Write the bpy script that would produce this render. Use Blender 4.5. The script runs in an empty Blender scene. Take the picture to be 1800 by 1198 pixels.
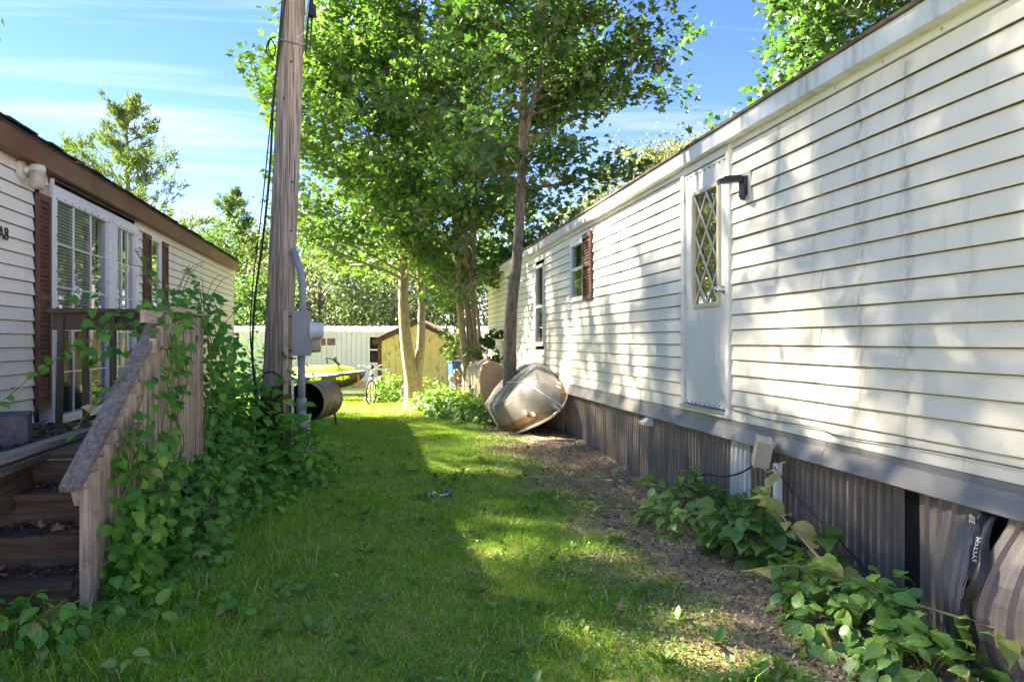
import bpy, math, random
import numpy as np
from mathutils import Vector, Matrix, Euler
random.seed(7)
rng = np.random.default_rng(11)
S = bpy.context.scene
R_ = math.radians

# ------------------------------------------------------------------ camera
YAW = math.atan((900-668)/1300.0)
cd = bpy.data.cameras.new('camera'); cam = bpy.data.objects.new('camera', cd)
S.collection.objects.link(cam); S.camera = cam
cam.location = (0, 0, 1.4); cam.rotation_euler = (R_(90), 0, -YAW)
cd.sensor_width = 36; cd.lens = 26.0; cd.clip_end = 600; cd.clip_start = 0.05
# ------------------------------------------------------------------ sky, sun, exposure
TO_SUN = Vector((-0.66, 0.44, 0.61)).normalized()
w = bpy.data.worlds.new('World'); S.world = w; w.use_nodes = True
nt = w.node_tree; nt.nodes.clear()
sky = nt.nodes.new('ShaderNodeTexSky'); sky.sky_type = 'NISHITA'; sky.sun_disc = False
sky.sun_elevation = math.asin(TO_SUN.z); sky.sun_rotation = math.atan2(TO_SUN.x, TO_SUN.y)
sky.air_density = 1.0; sky.dust_density = 0.0; sky.ozone_density = 2.6; sky.altitude = 3500
bg = nt.nodes.new('ShaderNodeBackground'); bg.inputs[1].default_value = 0.05
wo = nt.nodes.new('ShaderNodeOutputWorld')
tc = nt.nodes.new('ShaderNodeTexCoord')
sep = nt.nodes.new('ShaderNodeSeparateXYZ'); nt.links.new(tc.outputs['Generated'], sep.inputs[0])
mxz = nt.nodes.new('ShaderNodeMath'); mxz.operation = 'MAXIMUM'; mxz.inputs[1].default_value = 0.04
nt.links.new(sep.outputs[2], mxz.inputs[0])
dv = nt.nodes.new('ShaderNodeVectorMath'); dv.operation = 'DIVIDE'
cmb = nt.nodes.new('ShaderNodeCombineXYZ')
for i in range(3): nt.links.new(mxz.outputs[0], cmb.inputs[i])
nt.links.new(tc.outputs['Generated'], dv.inputs[0]); nt.links.new(cmb.outputs[0], dv.inputs[1])
mp = nt.nodes.new('ShaderNodeMapping'); mp.inputs['Scale'].default_value = (0.35, 1.5, 1); mp.inputs['Rotation'].default_value = (0, 0, 0.12)
nt.links.new(dv.outputs[0], mp.inputs[0])
nz = nt.nodes.new('ShaderNodeTexNoise'); nz.inputs['Scale'].default_value = 1.5; nz.inputs['Detail'].default_value = 9; nz.inputs['Roughness'].default_value = 0.58; nz.inputs['Distortion'].default_value = 0.7
nt.links.new(mp.outputs[0], nz.inputs['Vector'])
cr = nt.nodes.new('ShaderNodeValToRGB'); cr.color_ramp.elements[0].position = 0.50; cr.color_ramp.elements[1].position = 0.88
cr.color_ramp.elements[1].color = (0.5, 0.5, 0.5, 1)
nt.links.new(nz.outputs[0], cr.inputs[0])
hsv = nt.nodes.new('ShaderNodeHueSaturation'); hsv.inputs['Saturation'].default_value = 1.25; hsv.inputs['Value'].default_value = 0.43
nt.links.new(sky.outputs[0], hsv.inputs['Color'])
mx = nt.nodes.new('ShaderNodeMixRGB'); mx.inputs[2].default_value = (1.6, 1.58, 1.6, 1)
tint = nt.nodes.new('ShaderNodeMixRGB'); tint.blend_type = 'MULTIPLY'; tint.inputs[0].default_value = 1; tint.inputs[2].default_value = (1.38, 0.79, 0.76, 1)
nt.links.new(hsv.outputs[0], tint.inputs[1])
nt.links.new(cr.outputs[0], mx.inputs[0]); nt.links.new(tint.outputs[0], mx.inputs[1])
nt.links.new(mx.outputs[0], bg.inputs[0]); nt.links.new(bg.outputs[0], wo.inputs[0])
sd = bpy.data.lights.new('sun', 'SUN'); sun = bpy.data.objects.new('sun', sd); S.collection.objects.link(sun)
sd.energy = 2.6; sd.angle = R_(0.7); sd.color = (1.0, 0.88, 0.70)
sun.rotation_euler = TO_SUN.to_track_quat('Z', 'Y').to_euler(); sun.location = (-20, 15, 25)
S.view_settings.view_transform = 'Standard'; S.view_settings.look = 'None'; S.view_settings.gamma = 1
S.view_settings.exposure = 4.6
S.cycles.diffuse_bounces = 8; S.cycles.max_bounces = 14
S.render.resolution_x = 1024; S.render.resolution_y = 681

# ------------------------------------------------------------------ helpers
COL = S.collection
def link(o): COL.objects.link(o); return o
def V(*a): return Vector(a)
class MB:
    """collects geometry and links it as one mesh object"""
    def __init__(s): s.v = []; s.f = []; s.m = []
    def add(s, vs, fs, mi=0):
        b = len(s.v); s.v += [tuple(p) for p in vs]
        for f in fs: s.f.append(tuple(b+i for i in f)); s.m.append(mi)
        return s
    def box(s, x0, x1, y0, y1, z0, z1, mi=0):
        return s.add([(x0,y0,z0),(x1,y0,z0),(x1,y1,z0),(x0,y1,z0),(x0,y0,z1),(x1,y0,z1),(x1,y1,z1),(x0,y1,z1)],
                     [(0,3,2,1),(4,5,6,7),(0,1,5,4),(1,2,6,5),(2,3,7,6),(3,0,4,7)], mi)
    def beam(s, p, q, wd, h, up=(0,0,1), mi=0):
        p = Vector(p); q = Vector(q); d = (q-p).normalized(); up = Vector(up)
        sx = d.cross(up)
        if sx.length < 1e-4: sx = d.cross(Vector((1,0,0)))
        sx.normalize(); uz = sx.cross(d).normalized()
        vs = []
        for c in (p, q):
            for a, b in ((-1,-1),(1,-1),(1,1),(-1,1)): vs.append(c+sx*a*wd/2+uz*b*h/2)
        return s.add(vs, [(0,1,2,3),(7,6,5,4),(0,4,5,1),(1,5,6,2),(2,6,7,3),(3,7,4,0)], mi)
    def tube(s, pts, rad, n=8, cap=True, mi=0):
        pts = [Vector(p) for p in pts]
        if not hasattr(rad, '__len__'): rad = [rad]*len(pts)
        vs = []; fs = []
        ref = None
        for i, p in enumerate(pts):
            d = (pts[min(i+1, len(pts)-1)]-pts[max(i-1, 0)])
            if d.length < 1e-6: d = Vector((0,0,1))
            d.normalize()
            if ref is None:
                ref = d.orthogonal().normalized()
            ref = (ref-d*ref.dot(d))
            if ref.length < 1e-5: ref = d.orthogonal()
            ref.normalize(); b = d.cross(ref)
            for k in range(n):
                t = 2*math.pi*k/n; vs.append(p+(ref*math.cos(t)+b*math.sin(t))*rad[i])
        for i in range(len(pts)-1):
            for k in range(n):
                k2 = (k+1) % n; fs.append((i*n+k, i*n+k2, (i+1)*n+k2, (i+1)*n+k))
        if cap: fs.append(tuple(range(n))[::-1]); fs.append(tuple((len(pts)-1)*n+k for k in range(n)))
        return s.add(vs, fs, mi)
    def lathe(s, prof, c, axis, n=24, mi=0):
        """prof: list of (distance along axis, radius)"""
        ax = Vector(axis).normalized(); e1 = ax.orthogonal().normalized(); e2 = ax.cross(e1); c = Vector(c)
        vs = []; fs = []
        for a, r in prof:
            for k in range(n):
                t = 2*math.pi*k/n; vs.append(c+ax*a+(e1*math.cos(t)+e2*math.sin(t))*r)
        for i in range(len(prof)-1):
            for k in range(n):
                k2 = (k+1) % n; fs.append((i*n+k, i*n+k2, (i+1)*n+k2, (i+1)*n+k))
        return s.add(vs, fs, mi)
    def grid(s, fn, nu, nv, mi=0):
        vs = [fn(i/nu, j/nv) for i in range(nu+1) for j in range(nv+1)]
        fs = [(i*(nv+1)+j, (i+1)*(nv+1)+j, (i+1)*(nv+1)+j+1, i*(nv+1)+j+1) for i in range(nu) for j in range(nv)]
        return s.add(vs, fs, mi)
    def mesh(s, name, mats, smooth=False):
        me = bpy.data.meshes.new(name); me.from_pydata(s.v, [], s.f)
        if not isinstance(mats, (list, tuple)): mats = [mats]
        for m in mats: me.materials.append(m)
        if len(mats) > 1: me.polygons.foreach_set('material_index', s.m)
        if smooth: me.polygons.foreach_set('use_smooth', [True]*len(me.polygons))
        me.update(); return me
    def build(s, name, mats, parent=None, smooth=False):
        o = bpy.data.objects.new(name, s.mesh(name, mats, smooth)); link(o)
        if parent: o.parent = parent
        return o
def tag(o, label=None, cat=None, group=None, kind=None):
    if label: o['label'] = label
    if cat: o['category'] = cat
    if group: o['group'] = group
    if kind: o['kind'] = kind
    return o
def thing(name, label, cat, loc=(0,0,0), rz=0, group=None, rot=None):
    o = bpy.data.objects.new(name, None); link(o); o.location = loc
    o.rotation_euler = rot if rot else (0,0,rz); o.empty_display_size = 0.1
    return tag(o, label, cat, group)
def inst(name, me, parent, loc=(0,0,0), rot=None, M=None, sc=None):
    o = bpy.data.objects.new(name, me); link(o)
    if parent: o.parent = parent
    if M is not None: o.matrix_local = M
    else:
        o.location = loc
        if rot: o.rotation_euler = rot
        if sc: o.scale = sc
    return o

# ------------------------------------------------------------------ materials
def nodes(name):
    m = bpy.data.materials.new(name); m.use_nodes = True; t = m.node_tree
    return m, t, t.nodes['Principled BSDF']
def noise(t, scale, vec=None, detail=5, rough=0.6, stretch=(1,1,1), dist=0.0):
    n = t.nodes.new('ShaderNodeTexNoise'); n.inputs['Scale'].default_value = scale
    n.inputs['Detail'].default_value = detail; n.inputs['Roughness'].default_value = rough; n.inputs['Distortion'].default_value = dist
    g = t.nodes.new('ShaderNodeNewGeometry'); mp_ = t.nodes.new('ShaderNodeMapping'); mp_.inputs['Scale'].default_value = stretch
    t.links.new(g.outputs['Position'], mp_.inputs[0]); t.links.new(mp_.outputs[0], n.inputs['Vector'])
    return n.outputs[0]
def ramp(t, fac, stops):
    r = t.nodes.new('ShaderNodeValToRGB'); e = r.color_ramp.elements
    while len(e) < len(stops): e.new(0.5)
    for i, (p, c) in enumerate(stops):
        e[i].position = p; e[i].color = (c[0], c[1], c[2], 1) if hasattr(c, '__len__') else (c, c, c, 1)
    t.links.new(fac, r.inputs[0]); return r.outputs[0]
def mixc(t, fac, a, b, mode='MIX'):
    x = t.nodes.new('ShaderNodeMixRGB'); x.blend_type = mode
    for i, q in ((0, fac), (1, a), (2, b)):
        if hasattr(q, 'is_linked') or hasattr(q, 'links'): t.links.new(q, x.inputs[i])
        else: x.inputs[i].default_value = (q[0], q[1], q[2], 1) if hasattr(q, '__len__') else q
    return x.outputs[0]
def bump(t, b, h, strength=0.3, dist=0.01):
    n = t.nodes.new('ShaderNodeBump'); n.inputs['Strength'].default_value = strength; n.inputs['Distance'].default_value = dist
    t.links.new(h, n.inputs['Height']); t.links.new(n.outputs[0], b.inputs['Normal'])
def mat(name, c1, c2=None, scale=6, rough=0.6, stretch=(1,1,1), metal=0, bmp=0, bscale=None, lo=0.35, hi=0.65, spec=0.4, dirt=None, dscale=2.5, dlo=0.55, dhi=0.75, dstretch=None, island=0.0):
    m, t, b = nodes(name)
    col = None
    if c2 is not None:
        n = noise(t, scale, stretch=stretch); col = ramp(t, n, [(lo, c1), (hi, c2)])
    if dirt is not None:
        d = noise(t, dscale, stretch=dstretch or stretch, detail=8, rough=0.7)
        f = ramp(t, d, [(dlo, 0), (dhi, 1)])
        col = mixc(t, f, col if col is not None else c1, dirt)
    if island:
        g = t.nodes.new('ShaderNodeObjectInfo')
        mr = t.nodes.new('ShaderNodeMapRange'); mr.inputs[3].default_value = 1-island; mr.inputs[4].default_value = 1+island
        t.links.new(g.outputs['Random'], mr.inputs[0])
        h = t.nodes.new('ShaderNodeHueSaturation'); t.links.new(mr.outputs[0], h.inputs['Value'])
        if col is not None: t.links.new(col, h.inputs['Color'])
        else: h.inputs['Color'].default_value = (*c1, 1)
        col = h.outputs[0]
    if col is not None: t.links.new(col, b.inputs['Base Color'])
    else: b.inputs['Base Color'].default_value = (*c1, 1)
    b.inputs['Roughness'].default_value = rough; b.inputs['Metallic'].default_value = metal; b.inputs['Specular IOR Level'].default_value = spec
    if bmp: bump(t, b, noise(t, bscale or scale*3, stretch=stretch), bmp, 0.01)
    return m
def leafmat(name, stops, trans=0.45, tcol=(0.32, 0.48, 0.03), gloss=0.06, perobj=False):
    m = bpy.data.materials.new(name); m.use_nodes = True; t = m.node_tree; t.nodes.clear()
    out = t.nodes.new('ShaderNodeOutputMaterial')
    if perobj:
        g = t.nodes.new('ShaderNodeObjectInfo'); fac = g.outputs['Random']
    else:
        g = t.nodes.new('ShaderNodeNewGeometry'); fac = g.outputs['Random Per Island']
    col = ramp(t, fac, stops)
    if perobj:
        tco = t.nodes.new('ShaderNodeTexCoord'); sxy = t.nodes.new('ShaderNodeSeparateXYZ'); t.links.new(tco.outputs['Object'], sxy.inputs[0])
        ab = t.nodes.new('ShaderNodeMath'); ab.operation = 'ABSOLUTE'; t.links.new(sxy.outputs[0], ab.inputs[0])
        ph = t.nodes.new('ShaderNodeMath'); ph.operation = 'MULTIPLY_ADD'; t.links.new(ab.outputs[0], ph.inputs[0]); ph.inputs[1].default_value = -0.9; t.links.new(sxy.outputs[1], ph.inputs[2])
        sn = t.nodes.new('ShaderNodeMath'); sn.operation = 'SINE'; mu = t.nodes.new('ShaderNodeMath'); mu.operation = 'MULTIPLY'; mu.inputs[1].default_value = 42
        t.links.new(ph.outputs[0], mu.inputs[0]); t.links.new(mu.outputs[0], sn.inputs[0])
        v1 = ramp(t, sn.outputs[0], [(0.80, 0), (0.98, 0.35)]); v2 = ramp(t, ab.outputs[0], [(0.010, 0.5), (0.030, 0)])
        vv_ = mixc(t, 1.0, v1, v2, 'ADD'); pale = mixc(t, 0.55, col, (0.55,0.62,0.28)); col = mixc(t, vv_, col, pale)
        blot = ramp(t, noise(t, 28, detail=4), [(0.58, 0), (0.72, 0.35)]); col = mixc(t, blot, col, mixc(t, 0.5, col, (0.05,0.09,0.02)))
    big = noise(t, 0.9, detail=3)
    h = t.nodes.new('ShaderNodeHueSaturation'); t.links.new(col, h.inputs['Color'])
    mr = t.nodes.new('ShaderNodeMapRange'); mr.inputs[1].default_value = 0.3; mr.inputs[2].default_value = 0.7; mr.inputs[3].default_value = 0.8; mr.inputs[4].default_value = 1.2
    t.links.new(big, mr.inputs[0]); t.links.new(mr.outputs[0], h.inputs['Value'])
    d = t.nodes.new('ShaderNodeBsdfDiffuse'); t.links.new(h.outputs[0], d.inputs[0])
    tr = t.nodes.new('ShaderNodeBsdfTranslucent')
    tm = mixc(t, 0.55, h.outputs[0], tcol); t.links.new(tm, tr.inputs[0])
    mx1 = t.nodes.new('ShaderNodeMixShader'); mx1.inputs[0].default_value = trans
    t.links.new(d.outputs[0], mx1.inputs[1]); t.links.new(tr.outputs[0], mx1.inputs[2])
    gl = t.nodes.new('ShaderNodeBsdfGlossy'); gl.inputs['Roughness'].default_value = 0.45
    mx2 = t.nodes.new('ShaderNodeMixShader'); mx2.inputs[0].default_value = gloss
    t.links.new(mx1.outputs[0], mx2.inputs[1]); t.links.new(gl.outputs[0], mx2.inputs[2])
    t.links.new(mx2.outputs[0], out.inputs[0]); return m
def glassmat(name, tint=(0.75,0.8,0.78), refl=0.25):
    m = bpy.data.materials.new(name); m.use_nodes = True; t = m.node_tree; t.nodes.clear()
    out = t.nodes.new('ShaderNodeOutputMaterial'); tr = t.nodes.new('ShaderNodeBsdfTransparent'); tr.inputs[0].default_value = (*tint, 1)
    gl = t.nodes.new('ShaderNodeBsdfGlossy'); gl.inputs['Roughness'].default_value = 0.015
    fr = t.nodes.new('ShaderNodeLayerWeight'); fr.inputs[0].default_value = 0.5
    pw_ = t.nodes.new('ShaderNodeMath'); pw_.operation = 'POWER'; pw_.inputs[1].default_value = 5; t.links.new(fr.outputs['Facing'], pw_.inputs[0])
    ad = t.nodes.new('ShaderNodeMath'); ad.operation = 'ADD'; ad.inputs[1].default_value = 0.03+refl; ad.use_clamp = True
    t.links.new(pw_.outputs[0], ad.inputs[0])
    mx_ = t.nodes.new('ShaderNodeMixShader'); t.links.new(ad.outputs[0], mx_.inputs[0])
    t.links.new(tr.outputs[0], mx_.inputs[1]); t.links.new(gl.outputs[0], mx_.inputs[2]); t.links.new(mx_.outputs[0], out.inputs[0])
    return m

def siding_mat(name, c1, c2, stain=None):
    m, t, b = nodes(name)
    base = ramp(t, noise(t, 1.6, stretch=(1,1,0.6)), [(0.3, c1), (0.7, c2)])
    streak = ramp(t, noise(t, 3.0, stretch=(1,2.2,0.22), detail=8, rough=0.7), [(0.56, 0), (0.80, 0.5)])
    col = mixc(t, streak, base, (0.25, 0.24, 0.17))
    speck = ramp(t, noise(t, 70, detail=2), [(0.70, 0), (0.76, 0.75)])
    patch = ramp(t, noise(t, 1.3, detail=3), [(0.45, 0), (0.65, 1)])
    sp = mixc(t, 1.0, speck, patch, 'MULTIPLY')
    col = mixc(t, sp, col, (0.06, 0.055, 0.035))
    if stain:
        g = t.nodes.new('ShaderNodeNewGeometry'); sx = t.nodes.new('ShaderNodeSeparateXYZ'); t.links.new(g.outputs['Position'], sx.inputs[0])
        tot = None
        for y0, wd in stain:
            a = t.nodes.new('ShaderNodeMath'); a.operation = 'SUBTRACT'; t.links.new(sx.outputs[1], a.inputs[0]); a.inputs[1].default_value = y0
            a2 = t.nodes.new('ShaderNodeMath'); a2.operation = 'ABSOLUTE'; t.links.new(a.outputs[0], a2.inputs[0])
            f = ramp(t, a2.outputs[0], [(0.0, 1), (wd, 0)])
            nn = ramp(t, noise(t, 9, stretch=(1,1.5,0.6), detail=8, rough=0.75), [(0.42, 0), (0.66, 0.75)])
            f = mixc(t, 1.0, f, nn, 'MULTIPLY')
            col = mixc(t, f, col, (0.16, 0.155, 0.12))
    t.links.new(col, b.inputs['Base Color']); b.inputs['Roughness'].default_value = 0.5; b.inputs['Specular IOR Level'].default_value = 0.35
    bump(t, b, noise(t, 60, stretch=(1,0.18,1), detail=3), 0.14, 0.004)
    return m
M = {}
M['vinyl'] = siding_mat('cream_vinyl', (0.84,0.775,0.64), (0.88,0.82,0.69), stain=[(3.72,0.10),(3.36,0.07),(4.6,0.05)])
M['vinyl_left'] = siding_mat('ivory_vinyl', (0.83,0.77,0.645), (0.87,0.81,0.67))
M['mildew_shade'] = mat('lap_mildew_shade', (0.10,0.085,0.04), (0.22,0.19,0.10), 14, 0.9)  # lap lines: real dirt, with the lap's shadow put into the colour
M['white_metal'] = mat('white_painted_metal', (0.72,0.73,0.71), (0.78,0.79,0.77), 3, 0.45, dirt=(0.30,0.29,0.24), dscale=4, dlo=0.58, dhi=0.82)
M['white_flake'] = mat('flaking_white_paint', (0.70,0.71,0.70), (0.78,0.79,0.78), 3, 0.55, dirt=(0.14,0.13,0.10), dscale=18, dlo=0.63, dhi=0.67)
M['fascia_r'] = mat('weathered_fascia_metal', (0.62,0.64,0.62), (0.72,0.735,0.715), 2, 0.42, dirt=(0.22,0.22,0.17), dscale=3, dlo=0.50, dhi=0.78, dstretch=(1,2.5,0.4))
M['door_paint'] = mat('door_paint', (0.74,0.71,0.65), (0.79,0.76,0.70), 2, 0.5, dirt=(0.18,0.17,0.13), dscale=26, dlo=0.66, dhi=0.72, dstretch=(1,1.6,0.5))
M['rooftar'] = mat('roof_edge', (0.10,0.075,0.055), (0.22,0.17,0.13), 8, 0.9)
M['band'] = mat('grey_flashing', (0.25,0.232,0.215), (0.32,0.30,0.28), 3, 0.45, metal=0.15, dirt=(0.12,0.10,0.09), dscale=3, dlo=0.55, dhi=0.8)
M['skirt'] = mat('brown_corrugated_metal', (0.18,0.148,0.122), (0.29,0.245,0.205), 5, 0.5, stretch=(1,3,0.25), metal=0.1, dirt=(0.36,0.33,0.29), dscale=4, dlo=0.52, dhi=0.8, dstretch=(1,5,0.3))
M['skirt_white'] = mat('white_corrugated_metal', (0.55,0.56,0.56), (0.68,0.69,0.69), 5, 0.45, stretch=(1,3,0.3), dirt=(0.2,0.18,0.15), dlo=0.6, dhi=0.8)
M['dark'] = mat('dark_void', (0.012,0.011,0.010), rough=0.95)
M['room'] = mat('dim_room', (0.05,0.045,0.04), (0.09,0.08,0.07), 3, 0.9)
M['glass'] = glassmat('window_glass', tint=(0.85,0.88,0.87), refl=0.0)
M['glass_mirror'] = glassmat('bright_window_glass', tint=(0.35,0.36,0.3), refl=0.45)
M['shutter'] = mat('brown_shutter', (0.10,0.042,0.028), (0.15,0.066,0.046), 4, 0.6, dirt=(0.28,0.17,0.13), dlo=0.6, dhi=0.8)
M['fascia'] = mat('brown_fascia_paint', (0.13,0.055,0.03), (0.20,0.095,0.05), 3, 0.55, stretch=(1,0.5,1.5), dirt=(0.20,0.14,0.06), dscale=1.2, bmp=0.15)
M['shingle'] = mat('dark_shingle', (0.035,0.025,0.02), (0.09,0.065,0.05), 12, 0.9, island=0.35)
M['black'] = mat('black_plastic', (0.013,0.013,0.014), (0.03,0.03,0.03), 6, 0.35)
M['black_wire'] = mat('black_cable', (0.014,0.014,0.015), rough=0.5)
M['steel'] = mat('galvanised_steel', (0.42,0.43,0.44), (0.55,0.56,0.57), 8, 0.35, metal=0.8)
M['chrome'] = mat('chrome', (0.75,0.74,0.72), rough=0.12, metal=1.0)
M['lattice'] = mat('cream_lattice', (0.62,0.56,0.40), (0.70,0.63,0.46), 6, 0.5)
M['beige_box'] = mat('beige_plastic', (0.42,0.38,0.30), (0.50,0.46,0.37), 5, 0.6, dirt=(0.2,0.17,0.12), dlo=0.55, dhi=0.8)
def wood(name, a, b, axis, dirt=(0.06,0.07,0.04), dlo=0.55):
    st = [9, 9, 9]; st[axis] = 0.7
    return mat(name, a, b, 5, 0.85, stretch=tuple(st), bmp=0.55, bscale=9, dirt=dirt, dscale=3.5, dlo=dlo, dhi=0.8, dstretch=(1,1,1), island=0.14)
for i, ax in enumerate('xyz'):
    M['wood'+ax] = wood('weathered_wood_'+ax, (0.34,0.265,0.20), (0.58,0.485,0.385), i)
    M['dwood'+ax] = wood('dark_damp_wood_'+ax, (0.075,0.055,0.036), (0.15,0.112,0.074), i, dirt=(0.045,0.05,0.022))
M['grey_rail'] = wood('lichen_grey_wood', (0.15,0.13,0.105), (0.34,0.30,0.25), 1, dirt=(0.33,0.34,0.30), dlo=0.6)
M['pole'] = mat('pole_wood', (0.17,0.14,0.105), (0.50,0.43,0.345), 5.0, 0.92, stretch=(12,12,0.3), bmp=1.0, bscale=9, dirt=(0.06,0.045,0.03), dscale=4.5, dlo=0.55, dhi=0.64, dstretch=(12,12,0.16))
M['pole_base'] = mat('rotted_pole_wood', (0.03,0.018,0.012), (0.15,0.085,0.055), 6, 0.95, stretch=(5,5,0.8), bmp=1.0)
M['grey_paint'] = mat('grey_enamel', (0.22,0.24,0.27), (0.27,0.29,0.32), 4, 0.42, dirt=(0.16,0.15,0.13), dlo=0.6, dhi=0.85)
M['pvc'] = mat('grey_pvc', (0.20,0.23,0.28), (0.27,0.30,0.35), 6, 0.45)
M['meter_glass'] = mat('meter_dome', (0.50,0.58,0.66), (0.58,0.66,0.74), 4, 0.15)
M['alu'] = mat('oxidised_aluminium', (0.25,0.238,0.215), (0.38,0.365,0.335), 1.6, 0.8, metal=0.0, spec=0.1, dirt=(0.19,0.172,0.145), dscale=2.0, dlo=0.45, dhi=0.75, dstretch=(3,0.7,1.2), bmp=0.06)
M['alu_band'] = mat('rusty_brown_stripe', (0.17,0.105,0.05), (0.25,0.165,0.085), 4, 0.7, metal=0.0, dirt=(0.14,0.09,0.04))
M['alu_rim'] = mat('bare_aluminium_rim', (0.45,0.44,0.42), (0.6,0.59,0.57), 6, 0.3, metal=0.7)
M['yellow_ply'] = mat('peeling_yellow_paint', (0.60,0.49,0.22), (0.68,0.57,0.30), 2, 0.75, dirt=(0.22,0.16,0.07), dscale=9, dlo=0.56, dhi=0.62, dstretch=(1,1,0.35))
M['trim_brown'] = mat('dark_brown_trim', (0.06,0.03,0.02), (0.11,0.055,0.035), 5, 0.7)
M['far_wall'] = mat('pale_grey_metal_siding', (0.60,0.65,0.71), (0.68,0.72,0.77), 1.5, 0.5, dirt=(0.4,0.4,0.38), dlo=0.55, dhi=0.85)
M['far_roof'] = mat('pale_metal_roof', (0.60,0.60,0.62), (0.70,0.70,0.72), 2, 0.4)
M['bark'] = mat('grey_bark', (0.20,0.15,0.10), (0.42,0.34,0.24), 9, 0.95, stretch=(3,3,0.8), bmp=0.9, bscale=14, dirt=(0.33,0.30,0.23), dscale=3, dlo=0.55, dhi=0.7)
M['bark_dark'] = mat('dark_bark', (0.085,0.07,0.05), (0.24,0.20,0.15), 12, 0.95, stretch=(3,3,0.7), bmp=0.9, bscale=16)
M['stem'] = mat('green_stem', (0.10,0.13,0.03), (0.22,0.20,0.07), 8, 0.7)
M['stem_tan'] = mat('dry_stem', (0.24,0.17,0.08), (0.36,0.28,0.15), 8, 0.8)
M['rusty'] = mat('burnt_drum_steel', (0.20,0.155,0.12), (0.36,0.31,0.26), 6, 0.5, metal=0.5, dirt=(0.17,0.07,0.03), dlo=0.5)
M['soot'] = mat('soot', (0.012,0.011,0.010), (0.035,0.028,0.025), 8, 0.9)
M['tan_tank'] = mat('tan_painted_tank', (0.28,0.20,0.14), (0.35,0.265,0.19), 2.5, 0.5, dirt=(0.28,0.16,0.08), dlo=0.58)
M['block'] = mat('concrete_block', (0.10,0.10,0.10), (0.17,0.17,0.165), 20, 0.95, bmp=0.5)
M['lime'] = mat('lime_plastic', (0.50,0.62,0.02), (0.60,0.72,0.04), 3, 0.3)
M['ski_white'] = mat('white_gelcoat', (0.68,0.69,0.72), (0.76,0.77,0.8), 3, 0.25)
M['ski_black'] = mat('black_hull', (0.02,0.018,0.018), (0.045,0.038,0.035), 3, 0.35)
M['orange'] = mat('orange_strap', (0.55,0.14,0.04), (0.65,0.2,0.07), 5, 0.7)
M['blue'] = mat('blue_plastic', (0.02,0.07,0.20), (0.03,0.10,0.26), 4, 0.5)
M['rubber'] = mat('tyre_rubber', (0.02,0.02,0.02), (0.05,0.05,0.05), 6, 0.8)
M['pinkish'] = mat('faded_bike_paint', (0.42,0.30,0.27), (0.50,0.38,0.34), 5, 0.4)
M['green_foil'] = mat('dark_green_foil', (0.015,0.05,0.04), (0.05,0.10,0.085), 20, 0.3)
M['white_scrap'] = mat('white_plastic_scrap', (0.7,0.72,0.7), rough=0.5)
M['brown_leaf'] = leafmat('dead_leaf', [(0,(0.16,0.07,0.025)),(0.6,(0.28,0.13,0.05)),(1,(0.36,0.20,0.09))], 0.2, (0.3,0.14,0.03), perobj=True)
M['plaster'] = mat('jar_lamp_glass', (0.40,0.37,0.30), (0.50,0.46,0.38), 8, 0.25, dirt=(0.2,0.15,0.08))
M['off_white'] = mat('chalky_white_metal', (0.60,0.58,0.50), (0.70,0.68,0.60), 6, 0.55, dirt=(0.35,0.17,0.07), dscale=12, dlo=0.6, dhi=0.7)
M['digit'] = mat('black_digit', (0.02,0.02,0.02), rough=0.4)
M['blind'] = mat('white_blind', (0.48,0.47,0.44), (0.55,0.54,0.51), 3, 0.5)
M['print'] = mat('white_print', (0.75,0.76,0.76), rough=0.5)

LG = {}
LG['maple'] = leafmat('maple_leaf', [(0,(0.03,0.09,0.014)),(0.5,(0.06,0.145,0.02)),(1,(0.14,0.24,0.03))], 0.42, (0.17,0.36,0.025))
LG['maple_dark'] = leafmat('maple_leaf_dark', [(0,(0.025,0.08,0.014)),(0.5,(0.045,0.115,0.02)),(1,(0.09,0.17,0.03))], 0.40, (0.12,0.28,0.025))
LG['maple_fill'] = leafmat('maple_leaf_fill', [(0,(0.06,0.15,0.018)),(0.5,(0.09,0.20,0.024)),(1,(0.15,0.26,0.03))], 0.5, (0.22,0.44,0.03))  # leaves lightened and more translucent so out-of-view trees add fill light
LG['far_a'] = leafmat('far_leaf_silver', [(0,(0.04,0.085,0.022)),(0.5,(0.085,0.135,0.04)),(1,(0.16,0.20,0.085))], 0.35, (0.18,0.30,0.05))
LG['far_b'] = leafmat('far_leaf_green', [(0,(0.03,0.085,0.018)),(0.5,(0.055,0.12,0.025)),(1,(0.09,0.155,0.035))], 0.35, (0.15,0.30,0.03))
LG['far_y'] = leafmat('far_leaf_yellow', [(0,(0.06,0.10,0.022)),(0.5,(0.11,0.145,0.035)),(1,(0.18,0.20,0.06))], 0.3, (0.25,0.30,0.05))
LG['needle'] = leafmat('pine_needle', [(0,(0.04,0.09,0.022)),(0.5,(0.07,0.13,0.03)),(1,(0.13,0.18,0.04))], 0.3, (0.18,0.30,0.04))
LG['vine'] = leafmat('vine_leaf', [(0,(0.06,0.22,0.02)),(0.45,(0.09,0.30,0.025)),(0.85,(0.15,0.40,0.035)),(1,(0.30,0.52,0.06))], 0.38, (0.20,0.50,0.02), 0.03, perobj=True)
LG['vine_mass'] = leafmat('vine_leaf_mass', [(0,(0.045,0.18,0.018)),(0.5,(0.08,0.28,0.024)),(1,(0.16,0.38,0.035))], 0.38, (0.20,0.48,0.02), 0.03)
LG['weed'] = leafmat('weed_leaf', [(0,(0.09,0.23,0.03)),(0.5,(0.12,0.30,0.035)),(0.85,(0.20,0.38,0.05)),(1,(0.38,0.46,0.08))], 0.35, (0.30,0.48,0.04), 0.06, perobj=True)
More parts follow.
